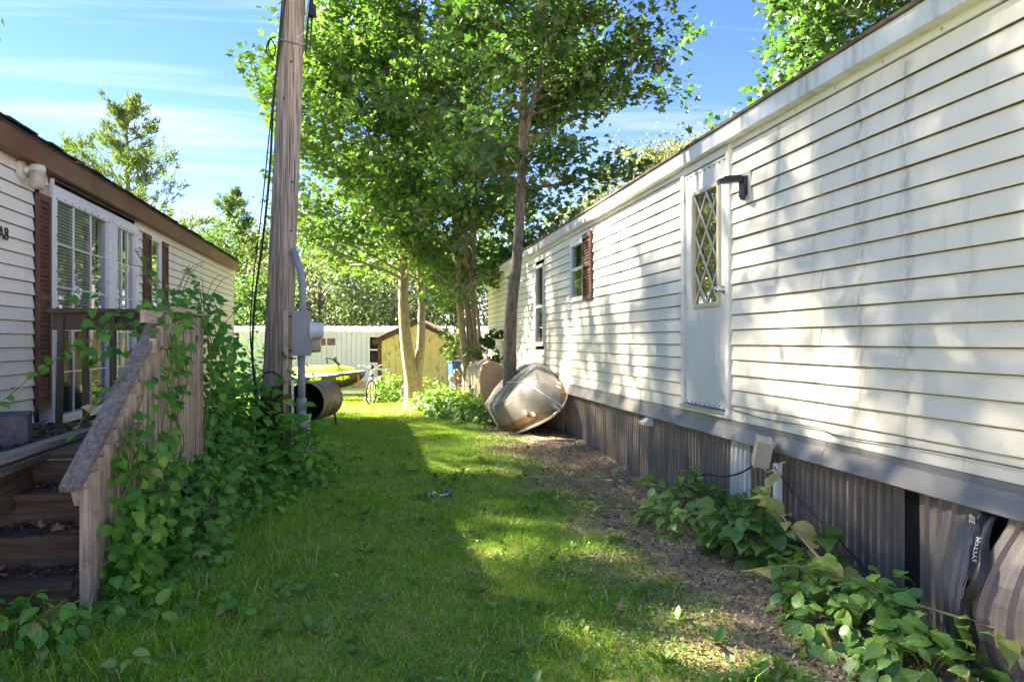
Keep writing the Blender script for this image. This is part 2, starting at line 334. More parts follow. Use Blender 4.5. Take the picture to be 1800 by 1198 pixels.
LG['weed_mass'] = leafmat('weed_leaf_mass', [(0,(0.09,0.22,0.03)),(0.5,(0.13,0.30,0.035)),(1,(0.24,0.38,0.05))], 0.35, (0.30,0.50,0.04), 0.05)
LG['sallow'] = leafmat('yellowed_leaf', [(0,(0.22,0.28,0.05)),(0.5,(0.36,0.36,0.09)),(1,(0.48,0.43,0.16))], 0.35, (0.5,0.5,0.08), 0.06, perobj=True)

# ------------------------------------------------------------------ ground
def sm(a, b, x): t = np.clip((x-a)/(b-a), 0, 1); return t*t*(3-2*t)
def gh(x, y):
    x = np.asarray(x, float); y = np.asarray(y, float)
    z = -0.035*np.clip(y-12, 0, 22)-0.006*np.clip(y-34, 0, 60)
    z = z+0.018*np.sin(x*2.1+0.6)*np.sin(y*1.7)+0.012*np.sin(x*5.3+y*3.1)+0.008*np.sin(x*9.1-y*7.7)
    z = z+0.07*sm(2.0, 2.6, x)*sm(7.5, 9.5, y)*(1-sm(12, 15, y))
    return z
xs = np.concatenate([np.linspace(-220,-14,14), np.arange(-13,-5,0.5), np.arange(-5,4,0.14), np.arange(4,14,0.6), np.linspace(15,220,14)])
ys = np.concatenate([np.linspace(-60,-1,10), np.arange(0,14,0.14), np.arange(14,26,0.3), np.arange(26,60,2.0), np.linspace(62,320,12)])
GX, GY = np.meshgrid(xs, ys, indexing='ij'); GZ = gh(GX, GY)
nu, nv = len(xs), len(ys)
me = bpy.data.meshes.new('ground')
co = np.stack([GX, GY, GZ], -1).reshape(-1, 3)
ii, jj = np.meshgrid(np.arange(nu-1), np.arange(nv-1), indexing='ij'); q = (ii*nv+jj).ravel()
fc = np.stack([q, q+nv, q+nv+1, q+1], -1)
def npmesh(me, co, fc, loops=None):
    k = fc.shape[1]; n = len(fc)
    me.vertices.add(len(co)); me.vertices.foreach_set('co', np.ascontiguousarray(co, dtype=np.float32).ravel())
    me.loops.add(n*k); me.loops.foreach_set('vertex_index', np.ascontiguousarray(fc, dtype=np.int32).ravel())
    me.polygons.add(n); me.polygons.foreach_set('loop_start', np.arange(0, n*k, k, dtype=np.int32)); me.polygons.foreach_set('loop_total', np.full(n, k, dtype=np.int32))
    me.update(calc_edges=True)
npmesh(me, co, fc); me.polygons.foreach_set('use_smooth', [True]*len(me.polygons))
gm, t, b = nodes('lawn_and_soil')
g = t.nodes.new('ShaderNodeNewGeometry'); sx = t.nodes.new('ShaderNodeSeparateXYZ'); t.links.new(g.outputs['Position'], sx.inputs[0])
edge = t.nodes.new('ShaderNodeMath'); edge.operation = 'MULTIPLY_ADD'; t.links.new(noise(t, 1.7, detail=7, rough=0.65), edge.inputs[0]); edge.inputs[1].default_value = 1.5
t.links.new(sx.outputs[0], edge.inputs[2])
soilmask = ramp(t, edge.outputs[0], [(0.0, 0), (1.0, 0)])
mr = t.nodes.new('ShaderNodeMapRange'); mr.inputs[1].default_value = 1.95; mr.inputs[2].default_value = 2.35
t.links.new(edge.outputs[0], mr.inputs[0])
soil = ramp(t, noise(t, 22, detail=8, rough=0.75), [(0.25,(0.17,0.12,0.07)),(0.5,(0.34,0.255,0.165)),(0.75,(0.54,0.43,0.30))])
thatch = ramp(t, noise(t, 14, detail=8, rough=0.7), [(0.25,(0.14,0.16,0.035)),(0.5,(0.25,0.27,0.06)),(0.8,(0.45,0.40,0.18))])
t.links.new(mixc(t, mr.outputs[0], thatch, soil), b.inputs['Base Color']); b.inputs['Roughness'].default_value = 0.95; b.inputs['Specular IOR Level'].default_value = 0.15
bump(t, b, noise(t, 45, detail=6), 0.7, 0.02)
me.materials.append(gm)
ground = link(bpy.data.objects.new('ground', me)); ground['kind'] = 'structure'

# ------------------------------------------------------------------ vectorised leaves / blades
def leaf_template(kind):
    if kind == 'maple':   # five pointed lobes
        o = [(0,0),(0.22,0.02),(0.46,-0.02),(0.30,0.26),(0.56,0.52),(0.24,0.56),(0.0,1.0),(-0.24,0.56),(-0.56,0.52),(-0.30,0.26),(-0.46,-0.02),(-0.22,0.02)]
        vs = [(x, y, -0.25*abs(x)+0.10*y*y*-1) for x, y in o]+[(0,0.32,0.03)]
        c = len(o); fs = [(c, i, (i+1) % c) for i in range(c)]
    elif kind == 'heart':
        vs = [(0,0,0),(0.30,-0.08,0.05),(0.46,0.22,0.06),(0.30,0.62,0.01),(0,1.0,-0.12),(-0.30,0.62,0.01),(-0.46,0.22,0.06),(-0.30,-0.08,0.05),(0,0.3,-0.03),(0,0.65,-0.05)]
        fs = [(0,1,8),(1,2,8),(2,3,9,8),(3,4,9),(4,5,9),(5,6,8,9),(6,7,8),(7,0,8)]
        fs = [(0,1,8),(1,2,8),(2,9,8),(2,3,9),(3,4,9),(4,5,9),(5,6,9),(6,8,9),(6,7,8),(7,0,8)]
    elif kind == 'oval':
        vs = [(0,0,0),(0.22,0.2,0.05),(0.29,0.48,0.05),(0.17,0.8,0.0),(0,1.0,-0.08),(-0.17,0.8,0.0),(-0.29,0.48,0.05),(-0.22,0.2,0.05),(0,0.3,-0.02),(0,0.65,-0.03)]
        fs = [(0,1,8),(1,2,8),(2,9,8),(2,3,9),(3,4,9),(4,5,9),(5,6,9),(6,8,9),(6,7,8),(7,0,8)]
    elif kind in ('heart_fine', 'oval_fine'):
        if kind == 'heart_fine': rows = [(-0.06,0.20),(0.08,0.40),(0.26,0.47),(0.46,0.42),(0.68,0.27),(0.86,0.11)]
        else: rows = [(0.06,0.10),(0.20,0.22),(0.38,0.29),(0.56,0.28),(0.74,0.19),(0.89,0.08)]
        vs = [(0,0,0)]; fs = []
        for i, (y, wd) in enumerate(rows):
            wv = 0.035*(-1)**i; zz = 0.10*math.sin(y*2.2)-0.22*y*y
            vs += [(-wd, y-0.02+wv*0.4, zz+0.22*wd+wv*0.6), (0, max(y, 0.04), zz), (wd, y-0.02-wv*0.3, zz+0.20*wd-wv*0.5)]
        vs.append((0.02, 1.0, -0.20)); n_ = len(vs)-1
        fs += [(0,2,1),(0,3,2)]
        for i in range(len(rows)-1):
            a = 1+i*3
            for j in (0,1): fs += [(a+j,a+j+1,a+4+j),(a+j,a+4+j,a+3+j)]
        a = 1+(len(rows)-1)*3; fs += [(a,a+1,n_),(a+1,a+2,n_)]
    elif kind == 'diamond':
        vs = [(0,0,0),(0.32,0.4,0.05),(0,1,-0.06),(-0.32,0.4,0.05)]; fs = [(0,1,2),(0,2,3)]
    elif kind == 'round':
        vs = [(0,0,0),(0.35,0.15,0.03),(0.5,0.5,0.0),(0.33,0.88,0),(0,1,-0.03),(-0.33,0.88,0),(-0.5,0.5,0),(-0.35,0.15,0.03)]
        fs = [(0,1,2),(0,2,3),(0,3,4),(0,4,5),(0,5,6),(0,6,7)]
    return np.array(vs, float), np.array(fs, int)
TPL = {k: leaf_template(k) for k in ('maple','heart','oval','diamond','round','heart_fine','oval_fine')}
def unit(a): return a/np.maximum(np.linalg.norm(a, axis=-1, keepdims=True), 1e-9)
def frames(nrm, tip):
    n = unit(nrm); tp = unit(tip-n*np.sum(tip*n, -1, keepdims=True)); x = np.cross(tp, n)
    return np.stack([x, tp, n], -1)     # columns
def leaf_mesh(name, pos, nrm, tip, size, kind, material):
    vs, fs = TPL[kind]; F = frames(nrm, tip)
    co = np.einsum('nij,kj->nki', F, vs)*np.asarray(size)[:,None,None]+pos[:,None,:]
    n, k = len(pos), len(vs)
    f = (fs[None]+(np.arange(n)*k)[:,None,None]).reshape(-1, 3)
    me = bpy.data.meshes.new(name); npmesh(me, co.reshape(-1,3), f); me.materials.append(material); return me
def rand_dirs(n): return unit(rng.normal(size=(n,3)))
single = {}
def leaf_single(kind, material):
    key = (kind, material.name)
    if key not in single:
        vs, fs = TPL[kind]; me = bpy.data.meshes.new('leaf'); npmesh(me, vs, fs); me.materials.append(material)
        me.polygons.foreach_set('use_smooth', [True]*len(me.polygons)); single[key] = me
    return single[key]
CAMP = np.array([0,0,1.4])
def foliage(root, pos, nrm, tip, size, kind, m_one, m_mass, nparts, origin=(0,0,0), rotz=0.0):
    """the nparts leaves that show largest become objects of their own, the rest one joined part.
       pos etc. are given in the local frame of root"""
    pos = np.asarray(pos); nrm = np.asarray(nrm); tip = np.asarray(tip); size = np.asarray(size)
    c, s = math.cos(rotz), math.sin(rotz)
    wp = np.stack([pos[:,0]*c-pos[:,1]*s, pos[:,0]*s+pos[:,1]*c, pos[:,2]], -1)+np.array(origin)
    order = np.argsort(np.linalg.norm(wp-CAMP, axis=1)/size)
    near = order[:nparts]; rest = order[nparts:]
    me1_kind = kind+'_fine' if kind in ('heart','oval') else kind; me1 = leaf_single(me1_kind, m_one); Fm = frames(nrm[near], tip[near])
    for k, i in enumerate(near):
        A = Matrix(Fm[k].tolist()).to_4x4(); A = A @ Matrix.Scale(float(size[i]), 4); A.translation = Vector(pos[i])
        inst('leaf', leaf_single(me1_kind, LG['sallow']) if random.random() < 0.035 else me1, root, M=A)
    if len(rest):
        o = inst('foliage', leaf_mesh('foliage', pos[rest], nrm[rest], tip[rest], size[rest], kind, m_mass), root)
        o['kind'] = 'stuff'

# ------------------------------------------------------------------ siding builder (local frame: wall face along Y at x=0, outward = sgn*x)
def siding(root, y0, y1, z0, z1, course, sgn, material, openings, seams, wob=0.002):
    n = int(round((z1-z0)/course)); course = (z1-z0)/n
    for k in range(n):
        a, bb = z0+k*course, z0+(k+1)*course
        cuts = [(y0, y1)]
        for (oy0, oy1, oz0, oz1) in openings:
            if oz0 < bb-0.01 and oz1 > a+0.01:
                nc = []
                for c0, c1 in cuts:
                    if oy1 <= c0 or oy0 >= c1: nc.append((c0, c1)); continue
                    if oy0 > c0: nc.append((c0, oy0))
                    if oy1 < c1: nc.append((oy1, c1))
                cuts = nc
        st = seams[k % len(seams)]
        for s_ in st:
            nc = []
            for c0, c1 in cuts:
                if c0+0.15 < s_ < c1-0.15: nc += [(c0, s_-0.003), (s_+0.003, c1)]
                else: nc.append((c0, c1))
            cuts = nc
        for c0, c1 in cuts:
            if c1-c0 < 0.02: continue
            m = MB(); nseg = max(1, min(5, int((c1-c0)/0.6)))
            ph = random.random()*6; tl = random.uniform(-0.002, 0.002)
            vs = []
            for i in range(nseg+1):
                f = i/nseg; y = c0+(c1-c0)*f; wv = wob*math.sin(ph+y*2.3)+wob*0.6*math.sin(y*5.1+ph*2); dz = tl*(f-0.5)+0.0008*math.sin(y*3+ph)
                vs += [(sgn*(-0.004), y, a+0.002+dz), (sgn*(0.018+wv), y, a+dz), (sgn*(0.0195+wv), y, a+0.006+dz), (sgn*(0.003+wv*0.6), y, bb-0.006), (sgn*(0.001+wv*0.6), y, bb+0.004)]
            fs = []; mi = []
            for i in range(nseg):
                o = i*5
                for j in range(4):
                    q_ = (o+j, o+5+j, o+6+j, o+1+j)
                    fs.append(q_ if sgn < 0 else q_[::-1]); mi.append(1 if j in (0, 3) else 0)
            e = nseg*5
            fs += [(0,1,2,3,4), (e+4,e+3,e+2,e+1,e)]; mi += [0,0]
            for f_, i_ in zip(fs, mi): m.f.append(f_); m.m.append(i_)
            m.v = vs
            m.build('siding_plank', [material, M['mildew_shade']], root)

# ================================================================== RIGHT MOBILE HOME
XR = 2.65
RB = (XR, 0, 0)
rh = thing('mobile_home', 'long cream vinyl-sided mobile home with lattice door and brown corrugated skirting', 'mobile home', RB)
# windows / door openings in (y, z)
DOOR = (5.26, 6.17, 0.80, 2.87)
W1 = (9.38, 10.06, 1.95, 2.75); W2 = (11.80, 12.47, 1.33, 2.68); W3 = (14.75, 15.35, 1.33, 2.68)
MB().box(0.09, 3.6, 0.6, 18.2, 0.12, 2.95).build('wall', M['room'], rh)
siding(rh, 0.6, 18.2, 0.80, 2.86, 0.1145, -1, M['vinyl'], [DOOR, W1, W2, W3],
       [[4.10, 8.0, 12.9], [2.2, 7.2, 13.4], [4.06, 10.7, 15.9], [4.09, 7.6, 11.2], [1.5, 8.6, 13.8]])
m = MB(); y = 0.6
# trim strip and fascia segments
for y0, y1 in ((0.6, 3.9), (3.903, 7.4), (7.403, 11.0), (11.003, 14.6), (14.603, 18.2)):
    MB().box(-0.02, -0.002, y0, y1, 2.862, 2.93).build('trim_strip', M['white_metal'], rh)
    fm = MB().add([(-0.10,y0,2.905),(-0.10,y1,2.905),(-0.105,y1,3.015),(-0.105,y0,3.015),(-0.02,y0,2.905),(-0.02,y1,2.905),(0,y0,3.015),(0,y1,3.015)],
        [(0,3,2,1),(0,1,5,4),(3,6,7,2),(0,4,6,3),(1,2,7,5)])
    fm.build('fascia_board', M['fascia_r'], rh)
m = MB(); yy = 0.6
nseg = 60
vs = []
for i in range(nseg+1):
    y = 0.55+17.7*i/nseg; j = 0.004*math.sin(y*4)+random.uniform(-0.003, 0.003)
    vs += [(-0.125+j, y, 3.018), (-0.128+j, y, 3.034+j), (1.8, y, 3.25), (1.8, y, 3.22)]
fs = []
for i in range(nseg):
    o = i*4
    fs += [(o,o+4,o+5,o+1),(o+1,o+5,o+6,o+2),(o+3,o+7,o+4,o)]
MB().add(vs, [f[::-1] for f in fs]).build('roof', M['rooftar'], rh)
m = MB()
for y in np.arange(1.0, 18, 0.42): m.box(-0.024, -0.018, y-0.006, y+0.006, 2.876, 2.888)
m.build('trim_screws', M['steel'], rh)
# skirt rail
yb = [0.6, 2.2, 4.02, 6.6, 8.2, 10.6, 13.4, 18.2]
for i in range(len(yb)-1):
    y0, y1 = yb[i]+0.004, yb[i+1]-0.001
    j = random.uniform(-0.004, 0.004)
    MB().add([(0.0,y0,0.80),(0.0,y1,0.80),(-0.022,y0,0.795),(-0.022,y1,0.795),(-0.024,y0,0.765+j),(-0.024,y1,0.765-j),(-0.032,y0,0.76+j),(-0.032,y1,0.76-j),(-0.075,y0,0.665+j),(-0.075,y1,0.665-j),(-0.055,y0,0.655),(-0.055,y1,0.655),(0.0,y0,0.70),(0.0,y1,0.70)],
        [(0,2,3,1),(2,4,5,3),(4,6,7,5),(6,8,9,7),(8,10,11,9),(10,12,13,11)]).build('skirt_rail', M['band'], rh)
# corrugated skirt panels
def skirt_panel(y0, y1, material, bulge=None, lean=0.0, zb=0.0, pitch=0.066, dep=0.026):
    m = MB(); nr = max(1, int(round((y1-y0)/pitch))); p = (y1-y0)/nr
    ylist = []
    for r in range(nr):
        ylist += [(y0+r*p, 0), (y0+r*p+p*0.30, 0), (y0+r*p+p*0.42, 1), (y0+r*p+p*0.78, 1), (y0+r*p+p*0.9, 0)]
    ylist.append((y1, 0))
    zl = [zb, 0.66] if not bulge else list(np.linspace(zb, 0.68, 11))
    vs = []
    for y, up in ylist:
        for z in zl:
            x = 0.03-dep*up+lean*(0.66-z)
            yy_ = y
            if bulge: dx, dy = bulge(y, z); x -= dx; yy_ += dy
            vs.append((x, yy_, z))
    nz_ = len(zl); fs = []
    for i in range(len(ylist)-1):
        for j in range(nz_-1):
            a = i*nz_+j; fs.append((a, a+1, a+nz_+1, a+nz_))
    m.add(vs, fs); return m.build('skirt_panel', material, rh, smooth=False)
y = 3.42
yedges = []
while y < 5.0: yedges.append((y, y+0.395)); y += 0.40
for a, b_ in yedges[:-1]: skirt_panel(a, b_, M['skirt'], lean=random.uniform(-0.03, 0.03), zb=-0.03)
skirt_panel(yedges[-1][0], 5.02, M['skirt'], lean=0.02, zb=-0.03)
skirt_panel(5.025, 5.31, M['skirt_white'], lean=-0.03, zb=-0.03)
y = 5.315
while y < 18.1:
    skirt_panel(y, min(y+0.395, 18.2), M['skirt'], lean=random.uniform(-0.035, 0.03), zb=-0.05 if y < 12 else -0.25, pitch=0.066); y += 0.40
def bul1(y, z):
    k = max(0, (3.32-y)/0.5); f = math.sin(min(1, max(0, (0.62-z)/0.55))*math.pi*0.75)
    return 0.26*k**1.6*f+0.02*k, -0.10*k*f
def bul2(y, z):
    f = math.sin(min(1, max(0, (0.64-z)/0.6))*math.pi*0.72); k = min(1, max(0.0, (y-2.1)/0.6))
    return 0.22*f*k+0.02, 0.0
skirt_panel(2.83, 3.31, M['skirt'], bulge=bul1, zb=-0.02, pitch=0.095, dep=0.018)
skirt_panel(2.10, 2.74, M['skirt'], bulge=bul2, zb=-0.02, pitch=0.10, dep=0.02)
for a in (0.6, 1.0, 1.4): skirt_panel(a, a+0.395, M['skirt'], zb=-0.03)
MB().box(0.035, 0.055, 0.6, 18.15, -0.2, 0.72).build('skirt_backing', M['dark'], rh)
# black plastic strip pushed out between the bent panels
def strip(u, v):
    z = 0.66-0.60*v; y = 2.86-0.10*u-0.10*math.sin(v*2.4)
    x = -0.02-0.24*math.sin(min(1, v*1.05)*math.pi*0.70)*(0.75+0.25*u)-0.025*math.sin(u*9+v*5)
    return (x, y+0.02*math.sin(v*13), z)
bs = MB().grid(strip, 6, 12).build('plastic_wrap', M['black'], rh, smooth=True); bs['label'] = 'crumpled black plastic strip with white print between bent skirt panels'
def text_mesh(s, size, material, extrude=0.0):
    cu = bpy.data.curves.new('txt', 'FONT'); cu.body = s; cu.size = size; cu.extrude = extrude; cu.resolution_u = 3
    o = bpy.data.objects.new('txt', cu); COL.objects.link(o); bpy.context.view_layer.update()
    me = bpy.data.meshes.new_from_object(o); bpy.data.objects.remove(o); me.materials.clear(); me.materials.append(material); return me
for s_, vv, uu in (('ZIP', 0.11, 0.2), ('SYSTEM', 0.34, 0.2), ('FLAS', 0.68, 0.3)):
    P = Vector(strip(uu, vv)); P2 = Vector(strip(uu, vv+0.12)); Pu = Vector(strip(uu+0.2, vv))
    d = (P-P2).normalized(); n = (Pu-P).cross(P2-P).normalized()
    if n.x > 0: n = -n
    yv = n.cross(d)
    A = Matrix((d, yv, n)).transposed().to_4x4(); A.translation = P+n*0.010
    o = inst('print', text_mesh(s_, 0.032, M['print'], 0.0008), bs, M=A)
# door
def rect_frame(m, x0, x1, y0, y1, z0, z1, wd, mi=0):
    m.box(x0, x1, y0, y1, z1-wd, z1, mi); m.box(x0, x1, y0, y1, z0, z0+wd, mi)
    m.box(x0, x1, y0, y0+wd, z0+wd, z1-wd, mi); m.box(x0, x1, y1-wd, y1, z0+wd, z1-wd, mi)
m = MB(); rect_frame(m, -0.035, 0.03, 5.262, 6.168, 0.802, 2.90, 0.055); m.box(-0.05, -0.036, 5.262, 6.168, 0.81, 0.845)
dfr = m.build('door_frame', M['white_metal'], rh)
m = MB()
m.box(-0.012, 0.03, 5.318, 6.112, 0.858, 1.70); m.box(-0.012, 0.03, 5.318, 6.112, 2.64, 2.844)
m.box(-0.012, 0.03, 5.318, 5.46, 1.70, 2.64); m.box(-0.012, 0.03, 5.94, 6.112, 1.70, 2.64)
door = m.build('door', M['door_paint'], rh)
m = MB(); rect_frame(m, -0.019, -0.013, 5.33, 6.10, 0.87, 2.83, 0.012); m.build('door_seam', M['white_metal'], door)
m = MB()
for i in range(9): m.box(-0.022, -0.0125, 5.36+i*0.088, 5.366+i*0.088, 0.874, 0.886); m.box(-0.022, -0.0125, 5.36+i*0.088, 5.366+i*0.088, 2.80, 2.81)
m.build('screws', M['black'], door)
m = MB(); rect_frame(m, -0.032, 0.0, 5.44, 5.96, 1.68, 2.66, 0.032); m.build('window_frame', M['lattice'], door)
m = MB(); m.box(-0.002, 0.002, 5.47, 5.93, 1.71, 2.63); m.build('pane', M['glass_mirror'], door)
ya, yb_, za, zb_ = 5.47, 5.93, 1.71, 2.63
ch = (zb_-za)/3.0; hw = (yb_-ya)/2
for k, x in ((0, -0.016), (1, -0.008)):
    for i in range(-1, 4):
        z0 = za+i*ch+(0 if k == 0 else 0); p0 = [ya, z0] if k == 0 else [yb_, z0]; p1 = [yb_, z0+2*ch] if k == 0 else [ya, z0+2*ch]
        # clip to the opening
        def clip(p, q_):
            t0, t1 = 0.0, 1.0
            if p[1] < za: t0 = (za-p[1])/(q_[1]-p[1])
            if q_[1] > zb_: t1 = (zb_-p[1])/(q_[1]-p[1])
            if t1-t0 < 0.02: return None
            return [[p[j]+(q_[j]-p[j])*tt for j in (0,1)] for tt in (t0, t1)]
        c = clip(p0, p1)
        if c: MB().beam((x, c[0][0], c[0][1]), (x, c[1][0], c[1][1]), 0.018, 0.008, up=(1,0,0)).build('lattice_bar', M['lattice'], door)
for z in (1.05, 1.85, 2.65): MB().tube([(-0.028,6.115,z-0.045),(-0.028,6.115,z+0.045)], 0.009, 8).build('hinge', M['steel'], door)
MB().box(-0.075,-0.013,5.32,6.11,0.8465,0.857).build('threshold', M['steel'], dfr)
m = MB(); rect_frame(m, -0.0125, -0.0119, 5.32, 6.11, 0.86, 2.842, 0.006); m.build('gasket', M['black'], door)
m = MB().lathe([(0,0.0),(0.0,0.032),(0.008,0.032),(0.012,0.014),(0.04,0.013),(0.046,0.026),(0.066,0.028),(0.076,0.018),(0.078,0)], (-0.012,5.385,1.80), (-1,0,0), 20)
m.build('door_knob', M['chrome'], door, smooth=True)
# windows of the right home
def plain_window(root, y0, y1, z0, z1, sgn, meeting=None, fr=0.045, proud=0.03, glass='glass', mats='white_metal'):
    m = MB(); xa, xb = sorted((sgn*proud, sgn*-0.05)); rect_frame(m, xa, xb, y0, y1, z0, z1, fr)
    if meeting: m.box(min(sgn*0.02, sgn*-0.02), max(sgn*0.02, sgn*-0.02), y0+fr, y1-fr, meeting-0.02, meeting+0.02)
    wn = m.build('window', M[mats], root)
    zs = [z0+fr, meeting, z1-fr] if meeting else [z0+fr, z1-fr]
    for a, b_ in zip(zs[:-1], zs[1:]):
        g0 = a+(0.02 if meeting and a == meeting else 0); g1 = b_-(0.02 if meeting and b_ == meeting else 0)
        MB().box(-0.003, 0.003, y0+fr, y1-fr, g0, g1).build('pane', M[glass], wn)
    MB().box(min(0, sgn*(proud+0.02)), max(0, sgn*(proud+0.02)), y0-0.01, y1+0.01, z0-0.018, z0-0.001).build('sill', M[mats], wn)
    return wn
plain_window(rh, 9.385, 10.055, 1.955, 2.745, -1, 2.38); plain_window(rh, 11.805, 12.465, 1.335, 2.675, -1, 1.98); plain_window(rh, 14.755, 15.345, 1.335, 2.675, -1, 1.98)
def shutter(root, y0, y1, z0, z1, sgn, tilt=0.0, x0=0.02, arch=False):
    h = bpy.data.objects.new('shutter', None)
    m = MB(); xa, xb = sorted((sgn*x0, sgn*(x0+0.028))); st = 0.032
    m.box(xa, xb, y0, y0+st, z0, z1); m.box(xa, xb, y1-st, y1, z0, z1); m.box(xa, xb, y0+st, y1-st, z0, z0+0.05); m.box(xa, xb, y0+st, y1-st, z1-0.06, z1); zm = z0+(z1-z0)*0.52
    m.box(xa, xb, y0+st, y1-st, zm-0.025, zm+0.025); m.box(min(sgn*x0, sgn*(x0+0.004)), max(sgn*x0, sgn*(x0+0.004)), y0+st, y1-st, z0+0.05, z1-0.06)
    sh = m.build('shutter', M['shutter'], root)
    slm = MB().add([(0,y0+st,0.018),(0,y1-st,0.018),(sgn*0.020,y1-st,-0.010),(sgn*0.020,y0+st,-0.010),(0,y0+st,0.012),(0,y1-st,0.012),(sgn*0.018,y1-st,-0.014),(sgn*0.018,y0+st,-0.014)],
                   [(0,1,2,3),(7,6,5,4),(3,2,6,7),(0,3,7,4),(1,5,6,2)]).mesh('slat', M['shutter'])
    z = z0+0.07
    while z < z1-0.075:
        if abs(z-zm) > 0.038: inst('slat', slm, sh, (sgn*(x0+0.004), 0, z))
        z += 0.038
    if tilt:
        sh.rotation_euler.x = tilt; c = Vector((0,(y0+y1)/2,(z0+z1)/2)); sh.location = c-(Matrix.Rotation(tilt,3,'X') @ c)
    return sh
shutter(rh, 8.98, 9.36, 1.93, 2.79, -1, tilt=R_(-1.5))
# bracket lamp beside the door
m = MB(); m.box(-0.022, -0.012, 4.955, 5.10, 2.43, 2.63); pl = m.build('lamp_plate', M['off_white'], rh)
m = MB(); m.box(-0.05, -0.022, 4.985, 5.07, 2.455, 2.60); m.beam((-0.05,5.03,2.585), (-0.17,5.06,2.575), 0.065, 0.05); m.beam((-0.17,5.06,2.572), (-0.21,5.07,2.56), 0.075, 0.035)
m.tube([(-0.04,5.03,2.46),(-0.045,5.03,2.43)], [0.022,0.014], 8)
m.build('wall_lamp', M['black'], rh)['label'] = 'broken black lamp bracket beside the door'
# vent, junction box, wires
m = MB(); m.add([(0.0,6.92,0.66),(0.0,7.05,0.66),(-0.10,6.92,0.60),(-0.10,7.05,0.60),(-0.10,6.92,0.575),(-0.10,7.05,0.575),(0.0,6.92,0.56),(0.0,7.05,0.56)],[(0,2,3,1),(2,4,5,3),(0,6,4,2),(1,3,5,7)])
m.build('dryer_vent', M['white_metal'], rh)
jb = thing('junction_box', 'tilted beige electrical box hanging at the skirting on a white post', 'electrical box', (XR-0.15, 4.53, float(gh(2.5,4.53))))
m = MB()
def ob(m, c, sz, R, mi=0):
    vs = [Vector(c)+R @ Vector((a*sz[0]/2, b_*sz[1]/2, c_*sz[2]/2)) for c_ in (-1,1) for a, b_ in ((-1,-1),(1,-1),(1,1),(-1,1))]
    m.add(vs, [(0,3,2,1),(4,5,6,7),(0,1,5,4),(1,2,6,5),(2,3,7,6),(3,0,4,7)], mi)
RJ = Euler((R_(14), R_(8), R_(-20))).to_matrix()
ob(m, (0,0,0.66), (0.085,0.135,0.175), RJ); m.build('box', M['beige_box'], jb)
m = MB(); ob(m, RJ @ Vector((-0.05,0,0))+Vector((0,0,0.66)), (0.014,0.145,0.185), RJ); m.build('cover', M['beige_box'], jb)
MB().box(0.02, 0.06, -0.13, -0.085, -0.02, 0.60).build('post', M['white_metal'], jb)
def cable(name, pts, r, material, label, cat='cable', parent=None, n=6, group=None):
    P = [Vector(p) for p in pts]; out = []
    for i in range(len(P)-1):
        p0, p1, p2, p3 = P[max(i-1,0)], P[i], P[i+1], P[min(i+2,len(P)-1)]
        for k in range(6):
            t_ = k/6; out.append(0.5*((2*p1)+(-p0+p2)*t_+(2*p0-5*p1+4*p2-p3)*t_*t_+(-p0+3*p1-3*p2+p3)*t_**3))
    out.append(P[-1])
    o = MB().tube(out, r, n).build(name, material, parent, smooth=True)
    if not parent: tag(o, label, cat, group)
    return o
cable('power_cable', [(2.50,4.60,0.585),(2.50,4.85,0.47),(2.49,5.1,0.40),(2.47,5.4,0.36),(2.45,5.6,0.22),(2.44,5.7,0.02)], 0.006, M['black_wire'], 'thin black cable sagging left from the beige electrical box', 'cable')
cable('loose_wire', [(2.52,4.43,0.585),(2.53,4.2,0.45),(2.54,3.9,0.33),(2.55,3.6,0.20),(2.52,3.4,0.10),(2.5,3.2,0.03)], 0.004, M['black_wire'], 'thin dark wire hanging right from the electrical box into weeds', 'wire')
cable('wire_tail', [(-0.02,-0.02,0.57),(-0.01,-0.07,0.54),(0.0,-0.12,0.56),(0.01,-0.16,0.52),(0.0,-0.19,0.60),(0.03,-0.22,0.63)], 0.004, M['lattice'], '', parent=jb)
cable('siding_cable', [(-0.028,5.24,0.885),(-0.03,4.7,0.862),(-0.03,4.1,0.872),(-0.03,3.88,0.850),(-0.03,3.2,0.870),(-0.03,2.5,0.872)], 0.004, M['mildew_shade'], '', parent=rh)

# ================================================================== LEFT MOBILE HOME (frame turned 0.88 degrees)
LROT = R_(0.88); LM = Matrix.Rotation(LROT, 4, 'Z')
XL = -2.72
lbase = LM @ Vector((XL, 0, 0))
lh = thing('mobile_home', 'ivory vinyl mobile home with brown eaves and red-brown shutters beside the steps', 'mobile home', lbase, LROT)
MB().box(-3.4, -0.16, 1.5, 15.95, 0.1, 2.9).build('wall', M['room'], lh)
BW = (7.02, 8.56, 0.66, 2.76); BW2 = (8.57, 9.46, 0.66, 2.76); LW3 = (10.02, 10.54, 1.55, 2.74)
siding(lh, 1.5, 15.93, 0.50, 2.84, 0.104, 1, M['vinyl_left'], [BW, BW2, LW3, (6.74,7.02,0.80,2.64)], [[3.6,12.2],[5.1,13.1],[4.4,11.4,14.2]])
MB().box(-0.03, 0.02, 15.935, 15.99, 0.3, 2.85).build('corner_post', M['off_white'], lh)
for y0, y1 in ((1.4, 4.9), (4.903, 8.9), (8.903, 12.4), (12.403, 15.75)):
    MB().add([(0.13,y0,2.815),(0.13,y1,2.815),(0.135,y1,2.985),(0.135,y0,2.985),(0.0,y0,2.83),(0.0,y1,2.83),(0.10,y0,2.985),(0.10,y1,2.985),(0.115,y0,2.812),(0.115,y1,2.812)],
             [(0,1,2,3),(8,9,1,0),(4,5,9,8),(3,2,7,6),(0,3,6,4),(1,5,7,2)]).build('fascia_board', M['fascia'], lh)
